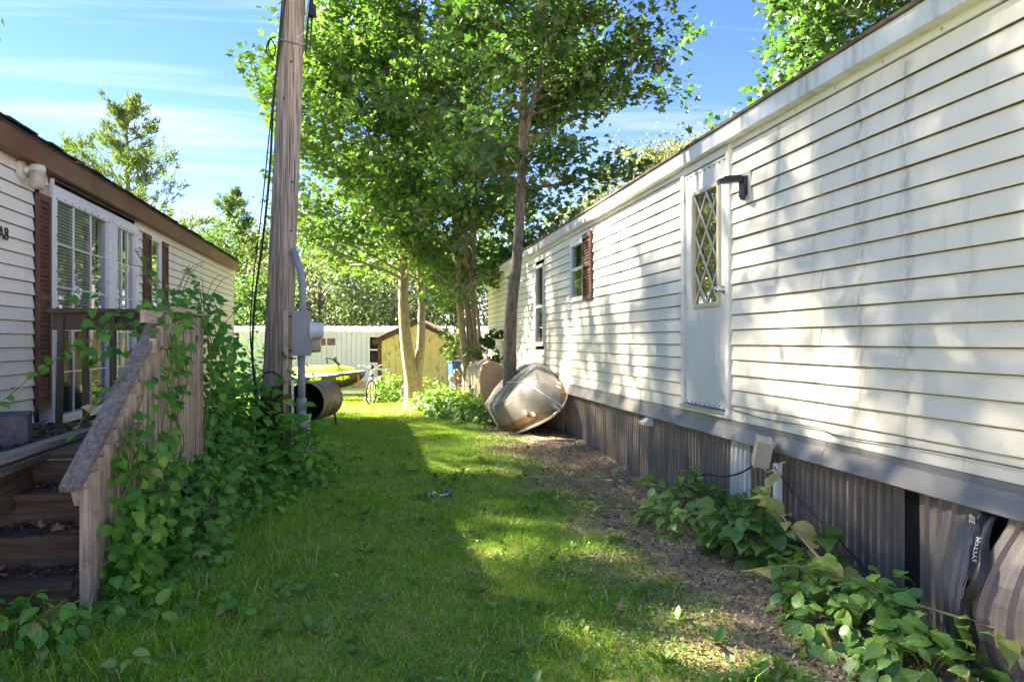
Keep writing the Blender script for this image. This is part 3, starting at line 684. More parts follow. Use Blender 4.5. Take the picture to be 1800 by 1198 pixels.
MB().add([(0.15,1.3,2.985),(0.15,15.85,2.985),(-1.9,15.85,3.62),(-1.9,1.3,3.62),(0.15,1.3,3.0),(0.15,15.85,3.0),(-1.9,15.85,3.64),(-1.9,1.3,3.64)],
         [(0,3,2,1),(4,5,6,7),(0,1,5,4),(1,2,6,5),(0,4,7,3)]).build('roof', M['shingle'], lh)
shm = MB().add([(0,0,0),(0,0.235,0),(-0.28,0.235,0.092),(-0.28,0,0.092),(0.002,0,0.012),(0.002,0.235,0.012),(-0.28,0.235,0.096),(-0.28,0,0.096)],
               [(0,3,2,1),(4,5,6,7),(0,1,5,4),(1,2,6,5),(0,4,7,3)]).mesh('shingle', M['shingle'])
for row in range(3):
    x = 0.175-row*0.13; z = 3.0+row*0.052
    for i in range(60):
        y = 1.35+i*0.241+(0.12 if row % 2 else 0)
        if y > 15.6: break
        inst('shingle', shm, lh, (x+random.uniform(-0.012,0.012), y, z+random.uniform(0,0.012)), (random.uniform(-0.02,0.02), random.uniform(-0.06,0.03), 0))
# big grid window with blind
def grid_window(y0, y1, z0, z1, gy0, gy1, gz0, gz1, cols, rows, blind, glass):
    m = MB(); xa, xb = -0.06, 0.045
    m.box(xa, xb, y0, y1, gz1, z1); m.box(xa, xb, y0, y1, z0, gz0); m.box(xa, xb, y0, gy0, gz0, gz1); m.box(xa, xb, gy1, y1, gz0, gz1)
    wn = m.build('window', M['white_flake'], lh)
    m = MB(); rect_frame(m, 0.046, 0.052, gy0-0.035, gy1+0.035, gz0-0.035, gz1+0.035, 0.03); m.build('frame_strip', M['white_metal'], wn)
    m = MB()
    for k in range(13):
        z = gz0+(gz1-gz0)*k/12
        for yy_ in (gy0-0.02, gy1+0.02): m.box(0.052, 0.056, yy_-0.006, yy_+0.006, z-0.006, z+0.006)
    for k in range(1, 8):
        yy_ = gy0+(gy1-gy0)*k/8; m.box(0.052, 0.056, yy_-0.006, yy_+0.006, gz1+0.012, gz1+0.024)
    m.build('screws', M['black'], wn)
    MB().box(0.008, 0.013, gy0, gy1, gz0, gz1).build('pane', M[glass], wn)
    for c in range(1, cols):
        yy_ = gy0+(gy1-gy0)*c/cols; MB().box(0.016, 0.030, yy_-0.006, yy_+0.006, gz0, gz1).build('muntin', M['white_metal'], wn)
    for r in range(1, rows):
        zz = gz0+(gz1-gz0)*r/rows; MB().box(0.015, 0.028, gy0, gy1, zz-0.006, zz+0.006).build('muntin', M['white_metal'], wn)
    if blind:
        m = MB(); z = gz1-0.02
        while z > blind:
            m.add([(-0.004,gy0+0.02,z+0.010),(-0.004,gy1-0.20,z+0.010),(-0.012,gy1-0.20,z-0.009),(-0.012,gy0+0.02,z-0.009)], [(0,1,2,3)]); z -= 0.030
        m.box(-0.024, 0.0, gy0+0.02, gy1-0.20, blind-0.06, blind-0.015)
        o = m.build('blind', M['blind'], wn)
    return wn
grid_window(7.025, 8.555, 0.665, 2.755, 7.11, 8.42, 0.74, 2.64, 3, 5, 1.64, 'glass')
grid_window(8.565, 9.455, 0.665, 2.755, 8.70, 9.34, 0.74, 2.64, 3, 5, None, 'glass_mirror')
plain_window(lh, 10.03, 10.53, 1.56, 2.73, 1, None, 0.05, 0.03, 'glass_mirror', 'white_metal')
shutter(lh, 6.745, 7.0, 0.83, 2.63, 1); shutter(lh, 9.73, 10.0, 1.52, 2.72, 1); shutter(lh, 10.56, 10.80, 1.52, 2.72, 1)
MB().box(0.03, 0.06, 7.005, 7.024, 0.6, 2.80).build('window_post', M['white_metal'], lh)
MB().box(0.0, 0.02, 1.5, 15.9, 0.36, 0.50).build('bottom_trim', M['off_white'], lh)
for k in range(18): 
    y0 = 1.5+k*0.8
    MB().box(-0.03, -0.015, y0, y0+0.795, -0.35, 0.40).build('skirt_panel', M['off_white'], lh)
# jelly-jar lamp
lamp = MB().lathe([(0,0.0),(0,0.085),(0.02,0.085),(0.032,0.06),(0.034,0.0)], (0.012,6.50,2.755), (1,0,0), 8).build('lamp_plate', M['off_white'], lh)
m = MB(); m.tube([(0.03,6.50,2.755),(0.07,6.51,2.76),(0.10,6.53,2.78)], [0.035,0.028,0.026], 10); m.lathe([(0.05,0.0),(0.05,0.05),(0.03,0.062),(0,0.062)], (0.12,6.53,2.755), (0,0,1), 16)
m.build('lamp_neck', M['off_white'], lamp, smooth=True)
m = MB().lathe([(0,0.060),(-0.012,0.064),(-0.02,0.058),(-0.04,0.062),(-0.055,0.057),(-0.075,0.062),(-0.095,0.057),(-0.12,0.058),(-0.14,0.045),(-0.142,0)], (0.12,6.53,2.755), (0,0,1), 18)
m.build('jar', M['plaster'], lamp, smooth=True)
A = Matrix(((0,0,1),(1,0,0),(0,1,0))).to_4x4(); A.translation = Vector((0.022, 6.12, 2.165))
inst('house_number', text_mesh('A8', 0.14, M['digit'], 0.003), lh, M=A)
# ================================================================== PORCH AND STEPS (same frame)
pbase = LM @ Vector((-1.4, 4.1, 0))
po = thing('porch', 'weathered wooden porch with steps, sloping handrail and picket sides', 'porch', pbase, LROT)
PO = Vector((-1.4, 4.1, 0))
def pb(name, mt, x0, x1, y0, y1, z0, z1):
    return MB().box(x0-PO.x, x1-PO.x, y0-PO.y, y1-PO.y, z0, z1).build(name, M[mt], po)
def pbeam(name, mt, p, q_, wd, h, up=(0,0,1)):
    return MB().beam(Vector(p)-PO, Vector(q_)-PO, wd, h, up).build(name, M[mt], po)
rise = 0.18; run = 0.25; yst = 4.12
for k in range(1, 5):
    y = yst+(k-1)*run; z = k*rise
    if k < 4:
        pb('tread', 'dwoodx', -2.45, -1.47, y-0.03, y+0.27, z-0.038, z)
    pb('riser', 'dwoodx', -2.45, -1.47, y+0.001, y+0.022, z-rise+0.001, z-0.039)
# stringer
for x in (-1.465, -2.46): pbeam('stringer', 'dwoody', (x, 4.16, 0.02), (x, 5.0, 0.62), 0.038, 0.24)
# landing boards along X
y = 4.84
while y < 6.62:
    pb('deck_board', 'dwoodx', -2.68, -1.44, y, y+0.133, 0.70, 0.735); y += 0.138
x = -2.68
while x < -1.98:
    pb('deck_board', 'dwoody', x, x+0.133, 2.4, 4.835, 0.70, 0.735); x += 0.138
pb('edge_board', 'grey_rail', -2.00, -1.90, 2.6, 5.72, 0.745, 0.782)
pb('rim_joist', 'dwoody', -1.985, -1.948, 2.4, 4.83, 0.45, 0.695); pb('rim_joist', 'dwoody', -1.477, -1.441, 5.0, 6.62, 0.50, 0.695)
pb('rim_joist', 'dwoodx', -2.68, -1.44, 6.625, 6.66, 0.5, 0.73)
for x, y in ((-2.6, 6.55), (-1.50, 6.55), (-1.98, 2.5), (-1.52, 5.05)): pb('post', 'dwoodz', x-0.045, x+0.045, y-0.045, y+0.045, -0.1, 0.69)
# far rail
pb('top_rail', 'dwoodx', -2.52, -1.40, 6.50, 6.64, 1.628, 1.662)
pb('side_rail', 'dwoodx', -2.50, -1.42, 6.555, 6.592, 1.49, 1.627)
for i, x in enumerate((-2.44, -2.24, -2.04, -1.84, -1.64)):
    pbeam('baluster', 'dwoodz', (x+0.02*(i == 3), 6.53, 0.74), (x+random.uniform(-0.02,0.02), 6.535, 1.60), 0.042, 0.042, up=(0,1,0))
# side picket rail: level part
pb('top_rail', 'woody', -1.50, -1.36, 5.70, 6.76, 1.612, 1.648)
pb('side_rail', 'woody', -1.462, -1.43, 5.2, 6.70, 1.52, 1.605)
y = 5.30; i = 0
while y < 6.74:
    zt = 1.60 if y > 5.62 else 0.70+(y-4.05)*0.577+0.0
    pbeam('baluster', 'woodz', (-1.408, y, 0.42+random.uniform(-0.03,0.03)), (-1.408+random.uniform(-0.006,0.006), y+random.uniform(-0.008,0.008), zt-random.uniform(0,0.015)), 0.040, 0.038, up=(0,1,0)); y += 0.078
# sloping handrail
hp0 = Vector((-1.455, 4.02, 0.665)); hp1 = Vector((-1.455, 5.74, 1.64))
pbeam('handrail', 'grey_rail', hp0, hp1, 0.095, 0.036)
dn = (hp1-hp0).normalized()
pbeam('side_rail', 'woody', hp0+dn*0.06+Vector((0.012,0,-0.085)), hp1+Vector((0.012,0,-0.085))-dn*0.05, 0.036, 0.10)
y = 4.10; i = 0
while y < 5.29:
    zt = hp0.z+(y-hp0.y)*(hp1.z-hp0.z)/(hp1.y-hp0.y)-0.045
    zb = -0.03 if i < 3 else max(0.02, 0.05+(y-4.3)*0.25)
    pbeam('baluster', 'woodz', (-1.408, y, zb), (-1.408, y, zt+random.uniform(-0.02,0.005)), 0.044, 0.044, up=(0,1,0)); y += 0.105; i += 1
# concrete block, leaves and twigs on the porch
def lw(x, y, z=0): return LM @ Vector((x, y, z))
cb = thing('concrete_block', 'dark grey concrete block lying on the porch floor by the siding', 'concrete block', lw(-2.28, 5.35, 0.737), LROT+R_(18))
MB().box(-0.10,0.10,-0.2,-0.165,0,0.19).build('end_web', M['block'], cb); MB().box(-0.10,0.10,0.165,0.2,0,0.19).build('end_web', M['block'], cb)
MB().box(-0.10,-0.065,-0.165,0.165,0,0.19).build('face_shell', M['block'], cb); MB().box(0.065,0.10,-0.165,0.165,0,0.19).build('face_shell', M['block'], cb); MB().box(-0.065,0.065,-0.02,0.02,0,0.19).build('web', M['block'], cb)
dl = leaf_single('maple', M['brown_leaf'])
k = 0
spots = [(-1.72,4.38+0.02,0.365,'second step'), (-1.66,4.42,0.365,'second step'), (-1.78,4.42,0.365,'second step'), (-1.58,4.40,0.37,'second step')]+[(-2.1+random.uniform(-0.25,0.12), 5.0+random.uniform(-0.35,0.6), 0.755, 'porch floor') for _ in range(9)]
for x, y, z, wh in spots:
    o = inst('fallen_leaf', dl, None, lw(x, y, z+0.008), (random.uniform(-0.5,0.5), random.uniform(-0.5,0.5), random.uniform(0,6)), sc=(0.075,)*3)
    tag(o, 'curled brown dead leaf on the '+wh, 'leaf', 'dead leaves on the '+wh)
# dirt on the porch floor
n = 900
P = np.stack([rng.uniform(-2.62,-1.95,n), rng.uniform(2.8,6.4,n), np.full(n,0.738)], -1); P[:,2] += rng.uniform(0,0.012,n)
P = np.array([tuple(LM @ Vector(p)) for p in P])
o = inst('leaf_litter', leaf_mesh('leaf_litter', P, np.array([0,0,1])+0.5*rng.normal(size=(n,3)), rand_dirs(n), rng.uniform(0.02,0.06,n), 'diamond', mat('litter_dark', (0.03,0.02,0.012), (0.08,0.05,0.03), 20, 0.95)), None)
tag(o, 'dark rotted leaf litter on the porch floor', 'leaf litter', kind='stuff')

n = 260
P = np.stack([rng.uniform(-1.95,-1.5,n), np.zeros(n), np.zeros(n)], -1); kst = rng.integers(1,4,n); P[:,1] = yst+(kst-1)*run+rng.uniform(0.10,0.25,n); P[:,2] = kst*rise+0.004+rng.uniform(0,0.012,n)
P = np.array([tuple(LM @ Vector(p)) for p in P])
o = inst('step_litter', leaf_mesh('step_litter', P, np.array([0,0,1])+0.5*rng.normal(size=(n,3)), rand_dirs(n), rng.uniform(0.015,0.05,n), 'oval', leafmat('step_crumb', [(0,(0.05,0.03,0.02)),(0.6,(0.16,0.09,0.05)),(1,(0.34,0.20,0.11))], 0.1, (0.3,0.15,0.05))), None)
tag(o, 'dead leaf crumbs and twigs lying on the step treads', 'leaf litter', kind='stuff')
# ================================================================== UTILITY POLE
pz = float(gh(-1.04, 8.0))
pole = thing('utility_pole', 'tall weathered grey wooden utility pole beside the left porch', 'utility pole', (-1.04, 8.01, pz))
def poleaxis(z): return Vector((0.042*(z-1.4), -0.006*(z-1.4), z))
m = MB(); pts = []; rr = []
N = 28
zl = np.concatenate([np.linspace(0.95, 9.5, N)])
nn = 20; vs = []
for i, z in enumerate(zl):
    c = poleaxis(z); r0 = 0.152-0.0065*z
    for k in range(nn):
        a = 2*math.pi*k/nn; r1 = r0*(1+0.018*math.sin(5*a+z*0.35)+0.012*math.sin(11*a+z*0.8)+(-0.05 if k in (6, 13, 17) else 0))
        vs.append(c+Vector((math.cos(a)*r1, math.sin(a)*r1, 0)))
fs = [(i*nn+k, i*nn+(k+1) % nn, (i+1)*nn+(k+1) % nn, (i+1)*nn+k) for i in range(len(zl)-1) for k in range(nn)]
fs.append(tuple((len(zl)-1)*nn+k for k in range(nn)))
MB().add(vs, fs).build('shaft', M['pole'], pole, smooth=True)
vs = []
zl2 = np.linspace(-0.2, 0.96, 9)
for i, z in enumerate(zl2):
    c = poleaxis(z)
    for k in range(nn):
        a = 2*math.pi*k/nn; r1 = (0.158-0.004*z)*(1+0.05*math.sin(7*a+z*3)+random.uniform(-0.04,0.04)); vs.append(c+Vector((math.cos(a)*r1, math.sin(a)*r1, 0)))
fs = [(i*nn+k, i*nn+(k+1) % nn, (i+1)*nn+(k+1) % nn, (i+1)*nn+k) for i in range(8) for k in range(nn)]
MB().add(vs, fs).build('butt', M['pole_base'], pole, smooth=True)
def pp(dx, dy, z): c = poleaxis(z); return Vector((c.x+dx, c.y+dy, z))
m = MB()
for dx, dy, z in ((0.02,-0.125,4.28),(0.08,-0.11,3.05),(0.085,-0.105,2.55),(-0.03,-0.13,3.9)): m.lathe([(0,0.011),(0.012,0.011),(0.013,0)], pp(dx,dy,z), (dx,dy,0), 8)
m.build('bolt', M['black'], pole)
m = MB(); pts = [pp(0.155*math.cos(a), 0.15*math.sin(a), 4.52+0.05*math.sin(a*1.3)) for a in np.linspace(-3.3, -0.1, 12)]; m.tube(pts, 0.008, 6); m.build('wire_wrap', M['steel'], pole)
P0 = Vector((-1.04, 8.01, pz))
def pw(dx, dy, z): return P0+pp(dx, dy, z)
cable('service_cable', [pw(-0.03,-0.14,5.4), pw(-0.09,-0.12,4.6), pw(-0.145,-0.06,3.9), pw(-0.155,-0.04,3.2), pw(-0.19,-0.05,2.5), pw(-0.24,-0.06,1.9), pw(-0.25,-0.06,1.35), pw(-0.21,-0.06,0.95), pw(-0.17,-0.05,0.6), pw(-0.19,-0.02,0.2)], 0.013, M['black_wire'], 'thick black cable running down the left side of the pole', 'cable')
cable('thin_cable', [pw(-0.07,-0.14,5.4), pw(-0.12,-0.09,4.4), pw(-0.17,-0.03,3.7), pw(-0.22,-0.02,2.8), pw(-0.27,-0.03,2.1), pw(-0.28,-0.04,1.5), pw(-0.22,-0.05,1.1), pw(-0.155,-0.07,0.75)], 0.007, M['black_wire'], 'thinner black cable hanging outermost left of the pole', 'cable')
cable('coil_of_wire', [pw(-0.15,-0.06,4.55), pw(-0.22,-0.06,4.50), pw(-0.235,-0.06,4.38), pw(-0.17,-0.06,4.34), pw(-0.15,-0.06,4.44), pw(-0.20,-0.05,4.52), pw(-0.22,-0.05,4.42), pw(-0.16,-0.06,4.30)], 0.007, M['black_wire'], 'small loop of black wire high on the left of the pole', 'wire')
cable('drop_wire', [pw(0.13,-0.05,5.5), pw(0.16,-0.07,4.95), pw(0.15,-0.08,4.75), pw(0.13,-0.10,4.60), pw(0.06,-0.15,4.52)], 0.008, M['steel'], 'pale wire bending down the right side of the pole top', 'wire')
m = MB(); m.tube([pw(0.19,-0.02,5.5)-P0, pw(0.185,-0.02,4.85)-P0], 0.022, 8); m.lathe([(0,0.0),(0,0.045),(-0.12,0.05),(-0.14,0)], pw(0.19,-0.02,4.92)-P0, (0,0,1), 10); m.tube([pw(0.16,-0.02,4.85)-P0, pw(0.15,-0.02,4.40)-P0], 0.012, 6); m.tube([pw(0.20,-0.02,4.8)-P0, pw(0.19,-0.02,4.45)-P0], 0.009, 6)
m.build('insulator_stack', M['black'], pole)
cable('ground_wire', [pw(-0.16,-0.05,1.02), pw(-0.08,-0.15,1.10), pw(0.02,-0.165,1.08), pw(0.07,-0.15,1.0), pw(0.08,-0.14,0.85)], 0.007, M['black_wire'], '', parent=None)
bpy.data.objects['ground_wire']['label'] = 'short black wire wrapped round the pole below eye level'; bpy.data.objects['ground_wire']['category'] = 'wire'
# meter box with pipes and post
mz = float(gh(-0.77, 7.7))
mbx = thing('meter_box', 'grey metal electric meter box with pipes mounted beside the pole', 'meter box', (-0.77, 7.72, mz))
m = MB(); m.box(-0.095,0.075,-0.06,0.06,1.245,1.70); box = m.build('box', M['grey_paint'], mbx)
m = MB(); rect = (-0.085, 0.045, 1.26, 1.685)
m.box(-0.085,0.045,-0.066,-0.0605,1.26,1.685); m.box(0.0755,0.082,-0.05,0.05,1.26,1.69); m.build('cover', M['grey_paint'], box)
m = MB().lathe([(0.0,0.045),(0.004,0.045),(0.004,0.038),(0.001,0.038),(0.001,0.028),(0.004,0.028),(0.004,0.02),(0,0.02)], (-0.02,-0.0665,1.315), (0,-1,0), 20); m.build('knockout', M['grey_paint'], box)
m = MB().lathe([(0,0.10),(0.03,0.10),(0.03,0.085),(0.11,0.08),(0.13,0.065),(0.135,0)], (0.0765,0.0,1.50), (1,0.0,0), 24); m.build('meter', M['meter_glass'], box, smooth=True)
MB().lathe([(0,0.085),(0.085,0.08),(0.09,0)], (0.082,0.12,1.36), (1,0,0.0), 14).build('rear_hub', M['beige_box'], box)
def crv(P, k=5):
    P = [Vector(p) for p in P]; out = []
    for i in range(len(P)-1):
        p0, p1, p2, p3 = P[max(i-1,0)], P[i], P[i+1], P[min(i+2,len(P)-1)]
        for j in range(k):
            t_ = j/k; out.append(0.5*((2*p1)+(-p0+p2)*t_+(2*p0-5*p1+4*p2-p3)*t_*t_+(-p0+3*p1-3*p2+p3)*t_**3))
    return out+[P[-1]]
MB().tube(crv([(-0.0,0,1.70),(0.0,0,1.86),(-0.005,0,2.0),(-0.035,0.04,2.14),(-0.09,0.16,2.28),(-0.17,0.36,2.42),(-0.27,0.50,2.62),(-0.26,0.51,3.2),(-0.20,0.51,4.4),(-0.09,0.50,6.5)]), 0.036, 12).build('conduit', M['pvc'], mbx, smooth=True)
m = MB(); m.tube([(-0.01,0,1.245),(-0.01,0,0.78)], 0.038, 12); m.tube([(-0.01,0,0.82),(-0.01,0,0.70)], 0.05, 12); m.tube([(-0.01,0,0.72),(-0.005,0,-0.1)], 0.046, 12); m.build('riser_pipe', M['grey_paint'], mbx, smooth=True)
MB().box(-0.185,-0.135,-0.03,0.0,0.25,1.70).build('mounting_post', M['woodz'], mbx); MB().box(-0.108,-0.088,-0.01,0.04,0.05,1.0).build('mounting_strip', M['white_metal'], mbx)
MB().box(0.04,0.075,0.0,0.03,0.1,0.62).build('mounting_strip', M['lattice'], mbx)
for z in (1.30, 1.64, 1.22): MB().tube([(-0.19,0.01,z),(-0.06,0.01,z)], 0.008, 6).build('strut', M['black'], mbx)

# ================================================================== BARREL
bx, by = -1.02, 12.3; bz = float(gh(bx, by))
br = thing('barrel_grill', 'open blackened steel drum lying on short legs behind the pole', 'drum', (bx, by, bz), R_(8))
ax = Vector((-0.42, -0.9, 0)).normalized(); c0 = Vector((0,0,0.46))
prof = [(-0.42,0.0),(-0.42,0.29),(-0.40,0.31),(-0.38,0.30),(-0.14,0.30),(-0.12,0.31),(-0.10,0.30),(0.14,0.30),(0.16,0.31),(0.18,0.30),(0.40,0.30),(0.42,0.312),(0.42,0.295)]
MB().lathe(prof, c0, ax, 28).build('shell', M['rusty'], br, smooth=True)
MB().lathe([(0.42,0.293),(-0.38,0.290),(-0.38,0.0)], c0, ax, 28).build('inside', M['soot'], br, smooth=True)
sd_ = Vector((-ax.y, ax.x, 0))
for a in (-0.3, 0.3):
    for s_ in (-1, 1): MB().tube([c0+ax*a+sd_*s_*0.20-Vector((0,0,0.2)), c0+ax*a+sd_*s_*0.24-Vector((0,0,0.50))], 0.016, 8).build('leg', M['black'], br)

# ================================================================== FAR MOBILE HOME, SHED, JET SKI, BICYCLE
fw = Vector((math.sin(YAW), math.cos(YAW), 0)); rt = Vector((math.cos(YAW), -math.sin(YAW), 0))
fb = fw*30.5+rt*(-3.0); fz = float(gh(fb.x, fb.y))
fh = thing('mobile_home', 'pale grey ribbed-metal mobile home at the far end of the lawn', 'mobile home', (fb.x, fb.y, fz), -YAW)
# local: x to the right, y away, z up; camera sees y=0 face
MB().box(-11.0, 9.0, 0.03, 4.2, 0.0, 2.42).build('wall', M['far_wall'], fh)
x = -11.0
while x < 8.9:
    m = MB(); 
    for r in range(6): m.box(x+r*0.205+0.012, x+r*0.205+0.19, 0.008, 0.029, 0.35, 2.40)
    m.box(x, x+1.228, 0.0295, 0.034, 0.3, 2.40); m.build('wall_panel', M['far_wall'], fh); x += 1.23
MB().box(-11.0, 9.0, -0.05, 0.028, 2.402, 2.47).build('eave_trim', M['far_roof'], fh)
for i in range(34):
    x = -11.1+i*0.6
    MB().add([(x,-0.12,2.475),(x+0.597,-0.12,2.475),(x+0.597,2.3,2.70),(x,2.3,2.70),(x+0.04,-0.12,2.51),(x+0.04,2.3,2.735),(x,-0.12,2.51),(x,2.3,2.735)], [(0,1,2,3),(6,4,5,7),(0,6,7,3),(1,0,3,2),(4,0,3,5)]).build('roof_panel', M['far_roof'], fh)
MB().box(-11.0,9.0,-0.02,0.02,0.0,0.34).build('skirt', M['band'], fh)
def fwin(x0, x1, z0, z1, split):
    m = MB(); yy_ = -0.04
    m.box(x0,x1,yy_,0.03,z1-0.05,z1); m.box(x0,x1,yy_,0.03,z0,z0+0.05); m.box(x0,x0+0.05,yy_,0.03,z0+0.05,z1-0.05); m.box(x1-0.05,x1,yy_,0.03,z0+0.05,z1-0.05)
    if split == 'v': m.box((x0+x1)/2-0.025,(x0+x1)/2+0.025,yy_+0.01,0.02,z0+0.05,z1-0.05)
    else: m.box(x0+0.05,x1-0.05,yy_+0.01,0.02,(z0+z1)/2-0.03,(z0+z1)/2+0.03)
    wn = m.build('window', M['white_metal'], fh)
    MB().box(x0+0.05,x1-0.05,-0.006,0.0,z0+0.05,z1-0.05).build('pane', M['glass'], wn); MB().box(x0+0.05,x1-0.05,0.001,0.006,z0+0.05,z1-0.05).build('dark_interior', M['dark'], wn)
K = 30.5/1300.0
def fx(u): return (u-900)*K+3.0
def fzz(v): return 1.4+(598-v)*K-fz
fwin(fx(556), fx(592), fzz(608), fzz(591), 'v'); fwin(fx(648), fx(670), fzz(638), fzz(589), 'h'); fwin(fx(590)+6.6, fx(590)+7.5, fzz(638), fzz(592), 'h')
m = MB(); m.box(fx(540),fx(560),-0.42,0.0,fzz(608)-0.02,fzz(591)); ac = m.build('air_conditioner', M['beige_box'], fh)
m = MB()
for i in range(5): m.box(fx(543),fx(556),-0.425,-0.421,fzz(606)+i*0.07,fzz(606)+i*0.07+0.04)
m.build('grille', M['black'], ac)
# shed
sb = fw*21.7+rt*(-166.5/1300*21.7); sz_ = float(gh(sb.x, sb.y))
sh = thing('garden_shed', 'small yellow shed with peeling paint and brown gabled trim behind trees', 'shed', (sb.x, sb.y, sz_), -YAW-R_(1))
W2_ = 1.16; ze = 1.78; zp = 2.32
nb = 9; bw = 2*W2_/nb
for i in range(nb):
    x0 = -W2_+i*bw; x1 = x0+bw-0.007; f0 = ze+(zp-ze)*(1-abs(x0)/W2_)-0.03; f1 = ze+(zp-ze)*(1-abs(x1)/W2_)-0.03
    d0 = random.uniform(-0.003, 0.003)
    vs = [(x0,d0,0.06),(x1,d0,0.06),(x1,d0,f1),(x0,d0,f0)]
    if x0 < 0 < x1: vs = [(x0,d0,0.06),(x1,d0,0.06),(x1,d0,f1),(0,d0,zp-0.03),(x0,d0,f0)]
    nvv = len(vs); m = MB(); m.add(vs+[(a,0.03,c) for a, b_, c in vs], [tuple(range(nvv)), tuple(range(2*nvv-1, nvv-1, -1))]+[(k, k+nvv, (k+1) % nvv+nvv, (k+1) % nvv) for k in range(nvv)])
    m.build('plank', M['yellow_ply'], sh)
m = MB().add([(-W2_,0.032,0),(W2_,0.032,0),(W2_,0.032,ze-0.02),(0,0.032,zp-0.04),(-W2_,0.032,ze-0.02),(-W2_,2.2,0),(W2_,2.2,0),(W2_,2.2,ze-0.02),(0,2.2,zp-0.04),(-W2_,2.2,ze-0.02)], [(0,1,2,3,4),(9,8,7,6,5),(0,4,9,5),(1,6,7,2)])
m.build('wall', M['trim_brown'], sh)
for s_ in (-1, 1):
    MB().box(min(s_*W2_,s_*(W2_-0.11)), max(s_*W2_,s_*(W2_-0.11)), -0.025, -0.004, 0.0, ze-0.02).build('corner_trim', M['trim_brown'], sh)
    MB().beam((s_*(W2_+0.14), -0.05, ze-0.085), (0, -0.05, zp+0.0), 0.05, 0.12).build('gable_trim', M['trim_brown'], sh)
    MB().add([(0,-0.12,zp+0.07),(s_*(W2_+0.16),-0.12,ze-0.015),(s_*(W2_+0.16),2.3,ze-0.015),(0,2.3,zp+0.07),(0,-0.12,zp+0.095),(s_*(W2_+0.16),-0.12,ze+0.01),(s_*(W2_+0.16),2.3,ze+0.01),(0,2.3,zp+0.095)],
             [(0,1,2,3),(4,5,6,7),(0,1,5,4),(1,2,6,5)]).build('roof_slope', M['shingle'], sh)
MB().box(-W2_, W2_, -0.012, -0.004, 1.62, 1.64).build('seam_strip', M['yellow_ply'], sh)
# jet ski on trailer
kb = fw*21.6+rt*(-5.0)   # nose end around u=621
kz = float(gh(kb.x, kb.y))
js = thing('jet_ski', 'lime, white and black jet ski with its bow pointing right by grey trailer', 'jet ski', (kb.x-0.35, kb.y, kz+0.32), -YAW-R_(14))
secs = [(-1.55,0.42,0.42,0.22,0.55),(-0.9,0.50,0.44,0.05,0.60),(-0.2,0.54,0.48,0.0,0.64),(0.4,0.50,0.54,0.04,0.68),(0.9,0.36,0.61,0.16,0.72),(1.2,0.20,0.645,0.34,0.705),(1.36,0.05,0.66,0.52,0.685)]
# (x, half beam, gunwale z, keel z, deck z)
hull = []; deck = []
for x, hb, gz, kz2, dz in secs:
    hull.append([(x, -hb, gz), (x, -hb*0.8, (gz*0.45+kz2*0.55)), (x, -hb*0.3, kz2+0.03), (x, 0, kz2), (x, hb*0.3, kz2+0.03), (x, hb*0.8, (gz*0.45+kz2*0.55)), (x, hb, gz)])
    deck.append([(x, -hb*1.02, gz+0.006), (x, -hb*0.9, gz+(dz-gz)*0.45), (x, -hb*0.5, dz-0.03), (x, 0, dz), (x, hb*0.5, dz-0.03), (x, hb*0.9, gz+(dz-gz)*0.45), (x, hb*1.02, gz+0.006)])
def loft(rows, name, mt, parent, idx=None, closed_ends=True):
    m = MB(); n = len(rows[0])
    vs = [p for r in rows for p in r]; fs = [(i*n+j, (i+1)*n+j, (i+1)*n+j+1, i*n+j+1) for i in range(len(rows)-1) for j in range(n-1)]
    if closed_ends: fs += [tuple(range(n)), tuple((len(rows)-1)*n+j for j in range(n))[::-1]]
    m.add(vs, fs); return m.build(name, mt, parent, smooth=True)
js.scale = (0.84,)*3
loft(hull, 'hull', M['ski_black'], js); loft(deck, 'deck', M['ski_white'], js)
# lime cowl, seat, decal
cow = []
for x, hb, z in ((-1.45,0.20,0.74),(-0.8,0.26,0.86),(-0.2,0.30,0.84),(0.25,0.32,0.88),(0.6,0.27,0.84),(0.95,0.16,0.77),(1.1,0.06,0.735)):
    cow.append([(x,-hb,z-0.24),(x,-hb*0.9,z-0.08),(x,-hb*0.4,z),(x,hb*0.4,z),(x,hb*0.9,z-0.06),(x,hb,z-0.20)])
loft(cow, 'cowl', M['lime'], js)
MB().add([(-0.4,-0.557,0.44),(0.05,-0.553,0.47),(0.0,-0.545,0.36),(-0.4,-0.552,0.32)], [(0,3,2,1)]).build('side_panel', M['lime'], js)
m = MB().tube([(0.12,-0.36,1.12),(0.10,-0.2,1.10),(0.18,0,1.06),(0.10,0.2,1.10),(0.12,0.36,1.12)], 0.022, 8); m.tube([(0.18,0,1.06),(0.42,0,0.86)], 0.045, 8); m.build('handlebar', M['black'], js)
for s_ in (-1,1): MB().beam((0.10,s_*0.33,1.10),(0.14,s_*0.33,0.92),0.05,0.03).build('mirror', M['black'], js)
